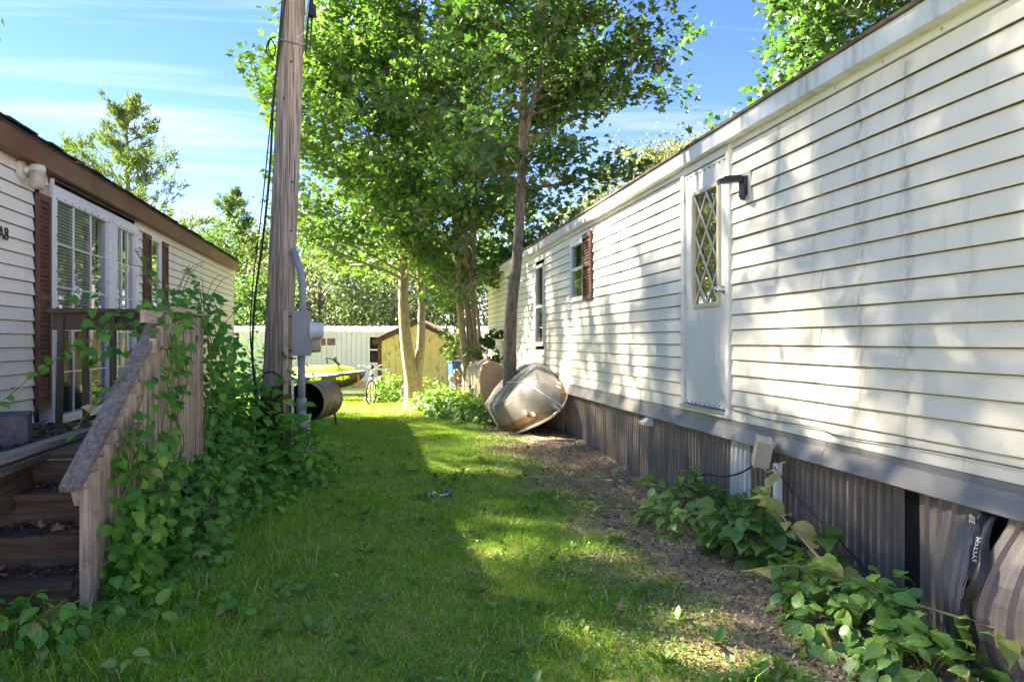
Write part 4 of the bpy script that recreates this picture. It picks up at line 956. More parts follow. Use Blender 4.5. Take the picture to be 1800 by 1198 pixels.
# bow decal: yellow cross shape with black diamond
A0, B0, C0 = Vector((0.42,-0.50,0.50)), Vector((1.02,-0.31,0.585)), Vector((0.42,-0.435,0.25))
dcl = MB()
ex = (B0-A0); ez = Vector((0,0.06,-0.17)); nrm_ = ex.cross(ez).normalized()
if nrm_.y > 0: nrm_ = -nrm_
O0 = A0+ex*0.15+nrm_*0.03
poly = [(0,0.35),(0.12,0.15),(0.22,0.25),(0.35,0.05),(0.48,0.22),(0.62,0.05),(0.78,0.2),(0.92,0.15),(0.85,0.5),(0.95,0.75),(0.7,0.72),(0.6,0.95),(0.45,0.78),(0.3,0.98),(0.22,0.7),(0.05,0.8)]
dcl.add([O0+ex*p[0]*0.8+ez*p[1] for p in poly], [tuple(range(len(poly)))]); dcl.add([O0+ex*a*0.8+ez*b_+nrm_*0.004 for a, b_ in ((0.40,0.5),(0.5,0.3),(0.6,0.5),(0.5,0.7))], [(0,1,2,3)], 1)
dcl.build('decal', [M['lime'], M['ski_black']], js)
MB().beam((1.20,-0.16,0.55),(1.22,-0.18,0.20),0.05,0.02).build('tow_strap', M['orange'], js)
tr_ = thing('watercraft_trailer', 'narrow galvanised trailer with winch post under the jet ski', 'trailer', (kb.x-0.35, kb.y, kz), -YAW-R_(14))
m = MB(); m.beam((-1.6,-0.35,0.30),(0.9,-0.35,0.30),0.06,0.09); m.beam((-1.6,0.35,0.30),(0.9,0.35,0.30),0.06,0.09); m.beam((0.9,-0.35,0.30),(1.9,0,0.30),0.06,0.09); m.beam((0.9,0.35,0.30),(1.9,0,0.30),0.06,0.09); m.beam((1.8,0,0.30),(2.6,0,0.28),0.07,0.08); m.build('frame', M['steel'], tr_)
m = MB(); m.beam((1.72,0,0.30),(1.95,0,0.86),0.06,0.05); m.beam((1.95,0,0.86),(1.45,0,0.98),0.05,0.05); m.build('winch_post', M['steel'], tr_)
MB().lathe([(-0.05,0),(-0.05,0.05),(0.05,0.05),(0.05,0)], (1.8,0,0.9), (0,1,0), 12).build('winch', M['far_wall'], tr_)
for s_ in (-1,1):
    wl = MB().lathe([(-0.08,0.12),(-0.08,0.24),(-0.05,0.26),(0.05,0.26),(0.08,0.24),(0.08,0.12)], (-0.7,s_*0.62,0.26), (0,1,0), 20).build('wheel', M['rubber'], tr_, smooth=True)
    MB().lathe([(-0.03,0.0),(-0.04,0.13),(0.04,0.13),(0.03,0)], (-0.7,s_*0.62,0.26), (0,1,0), 16).build('rim', M['steel'], wl)
MB().beam((-0.7,-0.55,0.26),(-0.7,0.55,0.26),0.04,0.04).build('axle', M['steel'], tr_)
MB().box(-0.03,0.03,-0.03,0.03,-0.02,0.28).build('jack', M['steel'], tr_).location = (2.3,0.05,0)
# low plank wall behind
lwb = fw*24.5+rt*(-5.5); lz = float(gh(lwb.x,lwb.y))
lwl = thing('plank_edging', 'low weathered plank wall behind the jet ski trailer', 'plank wall', (lwb.x, lwb.y, lz), -YAW)
for i in range(34): MB().box(-1.9+i*0.125,-1.9+i*0.125+0.118,random.uniform(-0.01,0.01),0.03,-0.05,0.50+random.uniform(-0.02,0.02)).build('plank', M['woodz'], lwl)
# bicycle, front wheel towards the camera
kb = Vector((-0.23, 19.3, float(gh(-0.23,19.3))))
bk = thing('bicycle', 'faded bicycle standing with its front wheel facing the camera by the shed', 'bicycle', kb, R_(8))
def wheel(c, ax_, r):
    tyre = []; 
    ax_ = Vector(ax_).normalized(); e1 = Vector((0,0,1)); e2 = ax_.cross(e1)
    pts = [Vector(c)+(e1*math.cos(a)+e2*math.sin(a))*r for a in np.linspace(0, 2*math.pi, 25)]
    w_ = MB().tube(pts, 0.024, 8, cap=False).build('wheel', M['rubber'], bk, smooth=True)
    MB().tube([Vector(c)+(e1*math.cos(a)+e2*math.sin(a))*(r-0.03) for a in np.linspace(0, 2*math.pi, 25)], 0.009, 6, cap=False).build('rim', M['chrome'], w_, smooth=True)
    m = MB()
    for a in np.linspace(0, 2*math.pi, 17)[:-1]: m.tube([Vector(c), Vector(c)+(e1*math.cos(a)+e2*math.sin(a))*(r-0.03)], 0.0025, 4)
    m.tube([Vector(c)-ax_*0.05, Vector(c)+ax_*0.05], 0.02, 8); m.build('spokes', M['chrome'], w_)
wheel((0.0,0,0.32), (0.86,-0.5,0), 0.31); wheel((0.12,1.02,0.32), (1,-0.12,0), 0.31)
m = MB(); m.tube([(0.05,0.17,0.86),(0.045,0.13,0.72)], 0.022, 8); m.tube([(0.05,0.17,0.80),(0.10,0.66,0.78)], 0.018, 8); m.tube([(0.045,0.15,0.73),(0.09,0.56,0.28)], 0.018, 8); m.tube([(0.10,0.68,0.86),(0.09,0.56,0.28)], 0.016, 8)
m.tube([(0.10,0.66,0.78),(0.14,1.02,0.32)], 0.011, 6); m.tube([(0.09,0.56,0.28),(0.14,1.02,0.32)], 0.011, 6); m.build('frame', M['pinkish'], bk, smooth=True)
m = MB(); m.tube([(-0.045,0.02,0.32),(-0.04,0.07,0.66),(0.04,0.12,0.74)], 0.014, 8); m.tube([(0.05,-0.02,0.32),(0.06,0.06,0.66),(0.045,0.12,0.74)], 0.014, 8); m.build('fork', M['pinkish'], bk, smooth=True)
MB().tube(crv([(-0.32,0.05,1.00),(-0.22,0.0,1.03),(-0.10,0.10,0.98),(0.05,0.17,0.90),(0.20,0.20,0.98),(0.30,0.16,1.03),(0.38,0.24,1.00)]), 0.012, 8).build('handlebar', M['chrome'], bk, smooth=True)
MB().lathe([(0,0),(0,0.05),(0.03,0.06),(0.05,0.03),(0.05,0)], (0.03,0.06,0.74), (0,-0.3,1), 12).build('headlamp', M['black'], bk, smooth=True)
ob_ = MB(); ob_.tube([(0.10,0.58,0.91),(0.10,0.70,0.925),(0.105,0.82,0.93)], [0.03,0.06,0.09], 10); ob_.build('saddle', M['black'], bk, smooth=True)

# ================================================================== ROWBOAT leaning on the right home
bt = thing('rowboat', 'overturned dented aluminium rowboat with brown stripe leaning against the siding', 'boat', (2.05, 10.3, 0.08))
BL = 2.9
def bsec(t_):
    """t_ 0 at the stem .. 1 at the transom: half beam at gunwale, at chine, depth"""
    hb = 0.66*min(1, (t_/0.55))**0.62 if t_ < 0.55 else 0.66-0.05*(t_-0.55)
    cb = hb*(0.30+0.42*min(1, t_/0.55)); dp = 0.50+0.06*(1-min(1, t_/0.4)); return hb, cb, dp
def bpt(t_, s_):
    """boat local: x across, y along (0 at bow), z up with keel at +z (already upside down), gunwale at z=0"""
    hb, cb, dp = bsec(t_)
    keel_z = dp*min(1.0, (t_/0.22))**0.55 if t_ < 0.22 else dp
    a = abs(s_)
    if a < 0.55:
        f = a/0.55; x = cb*f; z = keel_z*(1-0.10*f*f)
    else:
        f = (a-0.55)/0.45; x = cb+(hb-cb)*f**0.85; z = keel_z*0.90*(1-f**1.25)
    y = BL*t_-0.0
    y += 0.22*(1-z/0.56)*0 + (0.0 if t_ > 0.22 else 0.0)
    return Vector((math.copysign(x, s_), y, z))
ts = [0.0,0.03,0.07,0.12,0.18,0.25,0.34,0.45,0.58,0.72,0.86,1.0]
ss = [-1,-0.93,-0.86,-0.75,-0.64,-0.55,-0.36,-0.18,0,0.18,0.36,0.55,0.64,0.75,0.86,0.93,1]
m = MB(); n_ = len(ss); vs = []
for t_ in ts:
    for s_ in ss:
        p = bpt(t_, s_)
        p += Vector((0,0,1))*0.008*math.sin(p.x*9+p.y*5)*(1-abs(s_)**3)
        vs.append(p)
fs = []; mi = []
for i in range(len(ts)-1):
    for j in range(n_-1):
        fs.append((i*n_+j, i*n_+j+1, (i+1)*n_+j+1, (i+1)*n_+j)); mi.append(1 if (abs((ss[j]+ss[j+1])/2) > 0.86 and ts[i] < 0.7) else 0)
fs.append(tuple((len(ts)-1)*n_+j for j in range(n_))); mi.append(0)
m.v = vs; m.f = fs; m.m = mi
hullb = m.build('hull', [M['alu'], M['alu_band']], bt, smooth=True)
md = hullb.modifiers.new('thickness', 'SOLIDIFY'); md.thickness = 0.006; md.offset = -1
for s_ in (-1, 1):
    MB().tube([bpt(t_, s_)+Vector((0.012*s_,0,0.0)) for t_ in ts], 0.018, 8).build('gunwale', M['alu_rim'], bt, smooth=True)
MB().tube([bpt(t_, 0)+Vector((0,0,0.008)) for t_ in ts[:]], [0.016]*6+[0.012]*6, 6).build('keel_strip', M['alu_rim'], bt, smooth=True)
for s_ in (0.55, -0.55):
    MB().tube([bpt(t_, s_)+Vector((0,0,0.000)) for t_ in ts[4:]], 0.006, 6).build('strake', M['alu'], bt, smooth=True)
for t_ in (0.42, 0.56, 0.70):
    MB().tube([bpt(t_, s_)*1.0+Vector((0,0,0.002)) for s_ in np.linspace(-0.9,0.9,21)], 0.003, 5).build('hull_seam', M['alu_band'], bt, smooth=True)
for t_, s_ in ((0.16,0.86),(0.22,0.88),(0.16,-0.86),(0.22,-0.82),(0.5,0.84),(0.6,0.86)):
    p = bpt(t_, s_); d1 = (bpt(t_+0.02, s_)-bpt(t_-0.02, s_)).normalized(); d2 = (bpt(t_, s_-0.04)-bpt(t_, s_+0.04)).normalized(); nn_ = d1.cross(d2).normalized()
    if nn_.x*s_ < 0: nn_ = -nn_
    MB().add([p+nn_*0.006+d1*a*0.045+d2*b_*0.035 for a, b_ in ((-1,-1),(1,-1),(1,1),(-1,1))], [(0,1,2,3)]).build('sticker', M['white_metal'], bt)
# boat: bow towards the camera, rolled so the keel looks up and to the left
bt.rotation_euler = (R_(-4), R_(-46), R_(3))
bt.location = (2.42, 9.75, 0.48)
for i, (a, b_) in enumerate((((2.25,9.7,0.03),(2.6,9.35,0.05)), ((2.1,9.95,0.03),(2.55,9.6,0.08)), ((2.35,9.25,0.03),(2.62,9.0,0.04)))):
    tag(MB().beam(a, b_, 0.07, 0.025).build('scrap_board', M['woodx'], None), ['grey scrap board on the ground under the boat bow','scrap board reaching under the rowboat','short scrap board in front of the skirting by the boat'][i], 'board')
# tan oil tank, firewood, blue bin behind the clump
tk = thing('oil_tank', 'tan rounded oil tank standing on end behind the rowboat', 'tank', (2.24, 14.9, float(gh(2.2,14.9))), R_(6))
pr = [(math.cos(a)*0.26, 0.76+math.sin(a)*0.34) for a in np.linspace(0, math.pi, 13)]+[(-0.26,0.15),(-0.23,0.06),(0.23,0.06),(0.26,0.15)]
n_ = len(pr); vs = [(x,-0.02 if True else 0,z) for x, z in pr]; 
m = MB(); m.add([(x*0.95,-0.03,(z-0.5)*0.96+0.5) for x, z in pr]+[(x,0.0,z) for x, z in pr]+[(x,1.3,z) for x, z in pr], [tuple(range(n_))[::-1], tuple(2*n_+k for k in range(n_))]+[(k, (k+1) % n_, n_+(k+1) % n_, n_+k) for k in range(n_)]+[(n_+k, n_+(k+1) % n_, 2*n_+(k+1) % n_, 2*n_+k) for k in range(n_)])
m.build('shell', M['tan_tank'], tk)
for x in (-0.18,0.18):
    for y in (0.15,1.1): MB().tube([(x,y,0.12),(x,y,-0.05)],0.02,6).build('leg', M['rusty'], tk)
MB().tube([(0.05,0.4,1.05),(0.05,0.4,1.18)],0.03,8).build('filler_cap', M['rusty'], tk)
MB().box(-0.245,0.245,-0.038,-0.034,0.40,0.415).build('weld_seam', M['tan_tank'], tk)
bb_ = thing('plastic_bin', 'blue plastic bin standing behind the shed corner', 'bin', (2.12, 20.6, float(gh(2.12,20.6))), 0.2)
m = MB(); m.add([(-0.16,-0.16,0),(0.16,-0.16,0),(0.16,0.16,0),(-0.16,0.16,0),(-0.2,-0.2,1.1),(0.2,-0.2,1.1),(0.2,0.2,1.1),(-0.2,0.2,1.1)], [(0,3,2,1),(0,1,5,4),(1,2,6,5),(2,3,7,6),(3,0,4,7),(4,5,6,7)]); m.build('body', M['blue'], bb_)
MB().box(-0.22,0.22,-0.22,0.22,1.102,1.16).build('lid', M['blue'], bb_)
for i, (x, z, r) in enumerate(((2.15,0.12,0.10),(2.36,0.10,0.09),(2.56,0.12,0.11),(2.24,0.31,0.10),(2.46,0.30,0.10),(2.34,0.49,0.10),(2.2,0.68,0.09),(2.42,0.68,0.08),(2.62,0.32,0.09),(2.55,0.50,0.09),(2.32,0.84,0.08))):
    x -= 0.33; lo = MB(); gz0 = float(gh(2.3,19.4)); lo.tube([(x,19.2+random.uniform(-0.05,0.05),gz0+z),(x+0.02,19.8,gz0+z+0.01)], r, 10)
    tag(lo.build('firewood_log', M['bark'], None), 'cut firewood log in the small stack beside the yellow shed', 'log', 'firewood logs by the shed')

# ================================================================== TREES
def tubes_of(tree_tubes, material, name, parent):
    m = MB()
    for pts, rad, n in tree_tubes: m.tube(pts, rad, n, cap=False)
    return m.build(name, material, parent, smooth=True)
def smooth_poly(P, k=4): return crv(P, k)
def broad_tree(name, label, base, trunks, nbr, blen, leaf, leafsize, material, bark, t0=0.3, elev=(15,50), twigs=8, perTwig=22, bias=(0,0,0), spread=0.16, keep=None, group=None, seed=0, cat='tree', tipup=0.25, kind='maple', zmin=-9):
    """trunks: list of (polyline relative to base, r0, r1)"""
    rr_ = random.Random(seed)
    root = thing(name, label, cat, base, group=group)
    wood_ = []; LP = []; LT = []
    for pl, r0, r1 in trunks:
        P = smooth_poly(pl, 4); n = len(P); rad = [r0+(r1-r0)*(i/(n-1))**0.8 for i in range(n)]
        rad[0] = r0*1.35; rad[1] = r0*1.1
        wood_.append((P, rad, 12))
        for k in range(nbr):
            f = t0+(1-t0)*(k+rr_.random()*0.8)/nbr; i = min(n-1, int(f*(n-1))); p = P[i].copy()
            if p.z < zmin: continue
            az = k*2.4+rr_.uniform(-0.5,0.5); el = R_(rr_.uniform(*elev))
            g = (f-t0)/(1-t0); L = blen*(1.0-0.55*g**1.5)*(0.55+0.45*min(1, g*4+0.3))*rr_.uniform(0.7,1.15)
            d = Vector((math.cos(az)*math.cos(el), math.sin(az)*math.cos(el), math.sin(el)))+Vector(bias); d.normalize()
            pts = [p]; nb_ = 6
            for s_ in range(nb_):
                d = (d+Vector((rr_.uniform(-0.16,0.16), rr_.uniform(-0.16,0.16), rr_.uniform(-0.14,0.14)+0.03))).normalized()
                pts.append(pts[-1]+d*L/nb_)
            rb = max(0.012, rad[i]*0.42)
            okp = np.ones(nb_+1, bool) if keep is None else keep(np.array([tuple(q_) for q_ in pts])+np.array(base)); okp[:2] = True
            nk = nb_+1 if okp.all() else int(np.argmin(okp))
            wood_.append((pts[:nk], [rb*(1-0.85*j/nb_) for j in range(nk)], 6))
            for tw in range(twigs):
                ft = 0.25+0.78*(tw+rr_.random())/twigs; ft = min(ft, 1.0); j = min(nb_-1, int(ft*nb_)); a = pts[j].lerp(pts[j+1], ft*nb_-j)
                td = ((pts[j+1]-pts[j]).normalized()+Vector((rr_.gauss(0,0.75), rr_.gauss(0,0.75), rr_.gauss(tipup,0.4)))).normalized()
                tl = L*rr_.uniform(0.16,0.34); e = a+td*tl
                if keep is None or (keep(np.array([tuple(e)])+np.array(base))[0] and keep(np.array([tuple(a)])+np.array(base))[0]): wood_.append(([a, a.lerp(e,0.5)+Vector((0,0,0.02)), e], [max(0.005,rb*0.22), 0.005, 0.003], 4))
                q_ = rng.uniform(0.15, 1.08, perTwig)
                pos = np.array(a)[None]+np.outer(q_, np.array(td*tl))+np.clip(rng.normal(0, spread, (perTwig,3)), -1.6*spread, 1.6*spread)*np.array([1,1,0.75])
                LP.append(pos); LT.append(np.tile(np.array(td), (perTwig,1))*0.7+rng.normal(0,0.8,(perTwig,3))+np.array([0,0,-0.35]))
    LP = np.concatenate(LP); LT = np.concatenate(LT)
    if keep is not None:
        kx = keep(LP+np.array(base)); LP = LP[kx]; LT = LT[kx]
    nrm = np.array([0,0,0.75])+rng.normal(0,0.6,LP.shape)
    sz = leafsize*rng.uniform(0.5,1.35,len(LP))
    tubes_of(wood_, bark, 'trunk', root)
    o = inst('crown', leaf_mesh('crown', LP, nrm, LT, sz, kind, material), root)
    return root
def gz(x, y): return float(gh(x, y))
# twin-trunk maple before the shed
b0 = Vector((0.77, 18.35, gz(0.77,18.35)-0.05))
broad_tree('maple_tree', 'twin-trunked maple with broad pale trunk standing before the yellow shed', b0,
    [([(0,0,0),(0.0,0,0.7),(-0.12,0,1.5),(-0.21,0,2.6),(-0.22,0.1,4.0),(-0.45,0.2,6.5),(-0.7,0.2,9.5),(-0.9,0.2,12.0)],0.225,0.03),
     ([(0.10,0.05,0.0),(0.16,0.05,0.9),(0.24,0.1,1.9),(0.22,0.2,3.2),(0.05,0.4,5.5),(0.2,0.5,8.0),(0.3,0.6,11.0)],0.15,0.03),
     ([(-0.22,0.1,4.0),(-0.7,0.2,5.6),(-1.2,0.2,7.4),(-1.5,0.2,9.0)],0.05,0.02)],
    38, 3.9, 'maple', 0.14, LG['maple'], M['bark'], t0=0.26, elev=(-5,42), twigs=10, perTwig=29, bias=(-0.42,-0.12,0.0), spread=0.24, seed=3, zmin=3.2,
    keep=lambda p: (p[:,0] > -2.75+0.25*np.sin(p[:,2]*2.3)) & (p[:,2] > 2.75) & (p[:,0]+1.08*p[:,2] > 1.6))
# multi-stem clump
b1 = Vector((2.02, 16.9, gz(2.02,16.9)-0.05))
broad_tree('maple_tree', 'clump of four slender pale stems beside the tan tank', b1,
    [([(-0.02,0,0),(-0.10,0,1.2),(-0.22,0,2.4),(-0.30,0,4.0),(-0.55,0.1,6.5),(-0.7,0.1,9.5)],0.115,0.03),
     ([(0.14,0.05,0),(0.06,0.05,1.2),(-0.04,0.1,2.6),(-0.06,0.1,4.4),(0.1,0.2,7.0),(0.2,0.2,10.0)],0.10,0.03),
     ([(0.26,0,0),(0.16,0,1.3),(0.08,0,2.8),(0.15,-0.1,4.6),(0.4,-0.3,7.5),(0.5,-0.3,9.0)],0.075,0.025),
     ([(0.34,-0.1,0),(0.24,-0.1,1.4),(0.12,-0.1,2.6),(-0.35,-0.15,4.5),(-0.9,-0.2,6.8)],0.05,0.02)],
    18, 2.8, 'maple', 0.13, LG['maple'], M['bark'], t0=0.26, elev=(-5,45), twigs=9, perTwig=28, bias=(-0.05,-0.1,0), spread=0.20, seed=5, zmin=2.4,
    keep=lambda p: (p[:,2] > 2.2))
# dark-leaved tree standing by the right home
b2 = Vector((2.14, 12.05, gz(2.14,12.05)-0.05))
broad_tree('maple_tree', 'dark-barked maple rising behind the rowboat and spreading over the roof', b2,
    [([(0,0,0),(-0.03,0,1.0),(0.0,0,2.0),(0.10,0,2.9),(0.18,0,4.4),(0.22,0.05,6.0),(0.30,0.1,8.5)],0.135,0.05),
     ([(0.19,0,4.6),(0.30,-0.05,5.2),(0.5,-0.1,6.2),(0.7,-0.1,8.2)],0.06,0.02)],
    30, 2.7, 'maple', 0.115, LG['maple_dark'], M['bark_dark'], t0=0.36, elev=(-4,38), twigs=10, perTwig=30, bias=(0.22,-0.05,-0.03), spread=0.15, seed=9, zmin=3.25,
    keep=lambda p: (p[:,2] > 2.55) & ~((p[:,0] > 2.4) & (p[:,2] < 3.3)))
# trees off to the left whose shade falls over the lawn and the right wall
for i, (x, y, h, s_) in enumerate(((-11.9,12.6,20.5,21),(-15.6,17.6,21.0,23))):
    broad_tree('maple_tree', ['tall maple close behind the middle of the left home','tallest maple far behind the left home'][i], (x, y, gz(x,y)-0.1),
        [([(0,0,0),(0.1,0,h*0.3),(-0.1,0.1,h*0.6),(0,0,h)],0.22,0.03)], 50, h*0.235, 'maple', 0.19, LG['maple_fill'], M['bark_dark'], t0=0.42, elev=(-5,40), twigs=10, perTwig=40, kind='diamond', spread=0.36, seed=s_, group='trees behind the left home')
broad_tree('maple_tree', 'high-crowned maple standing beyond the far end of the left home', (-14.6,22.2,gz(-14.6,22.2)-0.1),
    [([(0,0,0),(0.1,0,6),(-0.1,0.1,12),(0,0,20.5)],0.22,0.03)], 40, 4.2, 'maple', 0.19, LG['maple_fill'], M['bark_dark'], t0=0.60, elev=(-5,35), twigs=10, perTwig=44, kind='diamond', spread=0.38, seed=29, group='trees behind the left home')
# tree beyond the right home's roof
broad_tree('maple_tree', 'green maple looming over the roof ridge of the right home', (10.4,14.9,gz(10,15)-0.1),
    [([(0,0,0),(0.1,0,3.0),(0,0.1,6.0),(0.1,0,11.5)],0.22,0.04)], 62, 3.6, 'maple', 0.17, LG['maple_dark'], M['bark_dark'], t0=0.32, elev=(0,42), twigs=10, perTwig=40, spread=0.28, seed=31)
def blob_tree(name, label, base, h, rx, rz, material, nclump, per, leafsize, seed=0, zc=0.62, group=None, bark='bark_dark', cl=0.5, cat='tree'):
    r2 = np.random.default_rng(seed); root = thing(name, label, cat, base, group=group)
    C = unit(r2.normal(size=(nclump,3)))*(r2.uniform(0.25,1.0,nclump)**0.45)[:,None]
    C = C*np.array([rx,rx,rz])*(1+0.18*np.sin(C[:,:1]*5+seed))+np.array([0,0,h*zc])
    C = C[C[:,2] > 0.25]
    wd = [([Vector((0,0,0)),Vector((0.1,0,h*0.35)),Vector((0,0.05,h*0.7))],[h*0.022,h*0.017,h*0.008],8)]
    for c in C[::max(1, len(C)//16)]:
        s0 = Vector((0,0,h*r2.uniform(0.25,0.6))); e = Vector(c); wd.append(([s0, s0.lerp(e,0.5)+Vector((0,0,0.2)), e],[h*0.007,h*0.004,0.01],5))
    tubes_of(wd, M[bark], 'trunk', root)
    n = len(C)*per; P = np.repeat(C, per, 0)+r2.normal(size=(n,3))*cl*np.array([1,1,0.6])*np.repeat(r2.uniform(0.6,1.4,len(C)), per)[:,None]
    P = P[P[:,2] > 0.05]; n = len(P)
    nrm = np.array([0,0,0.5])+r2.normal(size=(n,3))*0.7
    inst('crown', leaf_mesh('crown', P, nrm, r2.normal(size=(n,3)), leafsize*r2.uniform(0.6,1.3,n), 'diamond', material), root)
    return root
def cw(u, zc): p = fw*zc+rt*((u-900)/1300*zc); return (p.x, p.y, gz(p.x,p.y)-0.1)
# light silvery-green wood behind the far home
far = [(560,38,8.2,3.6,3.8,'far_a','broad silvery-green tree rising behind the window unit of the grey home'),
       (690,40,7.6,3.8,3.4,'far_a','rounded silvery tree directly behind the yellow shed roof'),
       (640,46,11.0,3.6,4.6,'far_a','taller pale tree behind the middle of the grey home'),
       (800,42,9.0,4.0,4.0,'far_b','green tree behind the clump of stems'),
       (900,44,9.5,4.0,4.2,'far_b','green tree behind the far end of the right home'),
       (485,46,9.0,3.2,4.2,'far_y','yellow-green tree seen on both sides of the pole'),
       (535,50,13.0,3.4,5.6,'far_b','tall mid-green tree just right of the pole, behind the others'),
       (740,52,14.0,4.0,6.0,'far_b','tallest green tree behind the shed and the silvery trees'),
       (640,56,14.0,4.0,6.0,'far_b','deep green tree filling the gap behind the grey home'),
       (460,60,12.5,3.6,5.4,'far_b','green tree behind the pole cables'),
       (345,42,9.3,3.0,4.2,'far_b','dark green tree right of the tall pine'),
       (405,50,9.6,2.9,4.4,'far_b','dark tree between the two pines and the pole'),
       (440,36,5.2,2.2,2.5,'far_b','low dark tree at the end of the left home'),
       (255,46,11.5,3.2,4.0,'far_b','green tree behind the foot of the tall pine'),
       (150,42,12.0,2.4,3.2,'far_y','light green treetop peeping over the shingle eave left of the pine'),
       (1150,36,12.6,3.0,3.6,'far_y','yellowish oak above the roof right of the dark maple'),
       (1035,40,10.0,2.4,3.0,'far_y','small yellowish treetop low over the roof edge')]
for i, (u, zc_, h, rx, rz, mt, lb) in enumerate(far):
    blob_tree('broadleaf_tree', lb, cw(u, zc_), h, rx, rz, LG[mt], 110, 85, 0.20, seed=40+i, zc=0.56 if 'treetop' not in lb and 'oak' not in lb else 0.70, group='broadleaf trees in the background')
# pines
def pine(label, base, h, r, seed, t0=0.35, nw=15, dens=1.0):
    r3 = random.Random(seed); root = thing('pine_tree', label, 'tree', base, group='pines in the background')
    wd = [([Vector((0,0,0)),Vector((0.1,0,h*0.5)),Vector((0,0,h))],[h*0.02,h*0.012,0.02],8)]; tp = []; td = []
    for k in range(nw):
        f = t0+(1-t0)*k/nw; z = h*f; g = (k/nw); prof = math.sin(min(1, (1-g)*1.15+0.05)*math.pi/2)*(0.55+0.45*min(1, g*3+0.4))
        for j in range(r3.randint(4,6)):
            az = r3.uniform(0,6.28); L = r*prof*r3.uniform(0.45,1.15)*(1.1 if r3.random() < 0.8 else 0.5); el = R_(r3.uniform(-8,18))+g*0.5
            p = Vector((0,0,z+r3.uniform(-0.2,0.2))); d = Vector((math.cos(az)*math.cos(el), math.sin(az)*math.cos(el), math.sin(el)))
            pts = [p]
            for s_ in range(5): d = (d+Vector((r3.uniform(-.1,.1), r3.uniform(-.1,.1), 0.05))).normalized(); pts.append(pts[-1]+d*L/5)
            wd.append((pts, [0.05*(1-g*0.6)*(1-0.8*i/5) for i in range(6)], 5))
            nt_ = int(26*dens*max(0.4, L/r))
            for q_ in range(nt_):
                ft = r3.uniform(0.3,1.03); jx = min(4, int(ft*5)); a = pts[jx].lerp(pts[jx+1], min(1, ft*5-jx))
                side = Vector((-d.y, d.x, 0)).normalized()*r3.gauss(0, 0.22*L*(1.15-ft*0.7)); tp.append(a+side+Vector((0,0,r3.gauss(0.06,0.09)))); td.append((d*0.6+side*1.0+Vector((0,0,0.5))).normalized())
    tubes_of(wd, M['bark_dark'], 'trunk', root)
    tp = np.array([tuple(x) for x in tp]); td = np.array([tuple(x) for x in td]); k = 11
    pos = np.repeat(tp, k, 0)+rng.normal(0,0.07,(len(tp)*k,3)); dr = unit(np.repeat(td, k, 0)+rng.normal(0,0.55,(len(tp)*k,3)))
    sd2 = unit(np.cross(dr, rng.normal(size=dr.shape)))*0.032; L = rng.uniform(0.16,0.34,len(dr))[:,None]
    co = np.stack([pos-sd2, pos+sd2, pos+dr*L], 1).reshape(-1,3); me = bpy.data.meshes.new('crown'); npmesh(me, co, np.arange(len(co)).reshape(-1,3)); me.materials.append(LG['needle'])
    inst('crown', me, root); return root
pine('tall sunlit white pine rising over the brown eave of the left home', cw(222,30), 12.0, 3.2, 5, 0.36, 14, 1.05)
pine('smaller distant pine just left of the utility pole', cw(418,47), 11.9, 2.3, 8, 0.55, 10, 1.1)
# sapling beside the shed and leafy twig
broad_tree('sapling', 'thin young sapling with few leaves before the right half of the shed', (1.55,18.0,gz(1.55,18.0)), [([(0.30,0,0),(0.27,0,0.8),(0.20,0,1.3),(0.24,0,2.0),(0.22,0,2.9)],0.022,0.006)], 9, 0.6, 'maple', 0.13, LG['maple'], M['bark_dark'], t0=0.3, elev=(10,50), twigs=4, perTwig=5, spread=0.07, seed=77)
broad_tree('sapling', 'leafy sapling against the far end of the right home', (2.28,15.9,gz(2.28,15.9)), [([(0,0,0),(0.02,0,0.8),(0.0,0,1.7)],0.018,0.006)], 7, 0.55, 'maple', 0.13, LG['maple_dark'], M['bark_dark'], t0=0.55, elev=(0,50), twigs=4, perTwig=7, spread=0.08, seed=78)

# ================================================================== VINES AND WEEDS
def leafset(P, out, droop=0.6, sz=(0.06,0.1), tilt=0.5, r=rng):
    n = len(P); P = np.asarray(P); out = np.asarray(out)
    nrm = unit(out)*0.8+np.array([0,0,0.55])+r.normal(0,tilt*0.6,(n,3)); tip = unit(out)*0.35+np.array([0,0,-droop])+r.normal(0,0.5,(n,3))
    return P, nrm, tip, r.uniform(sz[0], sz[1], n)
# vine on the porch side (left frame)
vb = LM @ Vector((-1.3, 4.4, 0))
vine = thing('climbing_vine', 'dense green vine climbing over the porch pickets and handrail', 'vine', vb, LROT)
VO = np.array([-1.3, 4.4, 0])
P = []; O = []
def addp(n, y0, y1, zf0, zf1, x0, x1, out):
    y = rng.uniform(y0,y1,n); lo = zf0(y); hi = zf1(y); P.append(np.stack([rng.uniform(x0,x1,n), y, lo+(hi-lo)*rng.uniform(0,1,n)**1.0], -1)); O.append(np.tile(out,(n,1)))
railz = lambda y: 0.665+(y-4.02)*0.567
addp(330, 4.12, 5.0, lambda y: 0*y, lambda y: 0.34+0.5*sm(4.1,4.5,y), -1.38, -1.12, (1,-0.5,0.1))
addp(120, 4.3, 5.6, lambda y: 0.1+0*y, lambda y: np.minimum(railz(y), 1.5)-0.06, -1.38, -1.28, (1,-0.5,0.2))
addp(300, 4.9, 6.6, lambda y: 0*y, lambda y: 0.55+0*y, -1.38, -0.95, (1,-0.5,0.3))
addp(90, 5.35, 5.95, lambda y: 1.0+0*y, lambda y: 1.78+0*y, -1.44, -1.30, (0.6,-0.7,0.4))
addp(520, 6.6, 7.7, lambda y: 0*y, lambda y: 1.72-0.35*(y-6.6), -1.5, -1.15, (0.8,-0.7,0.3))
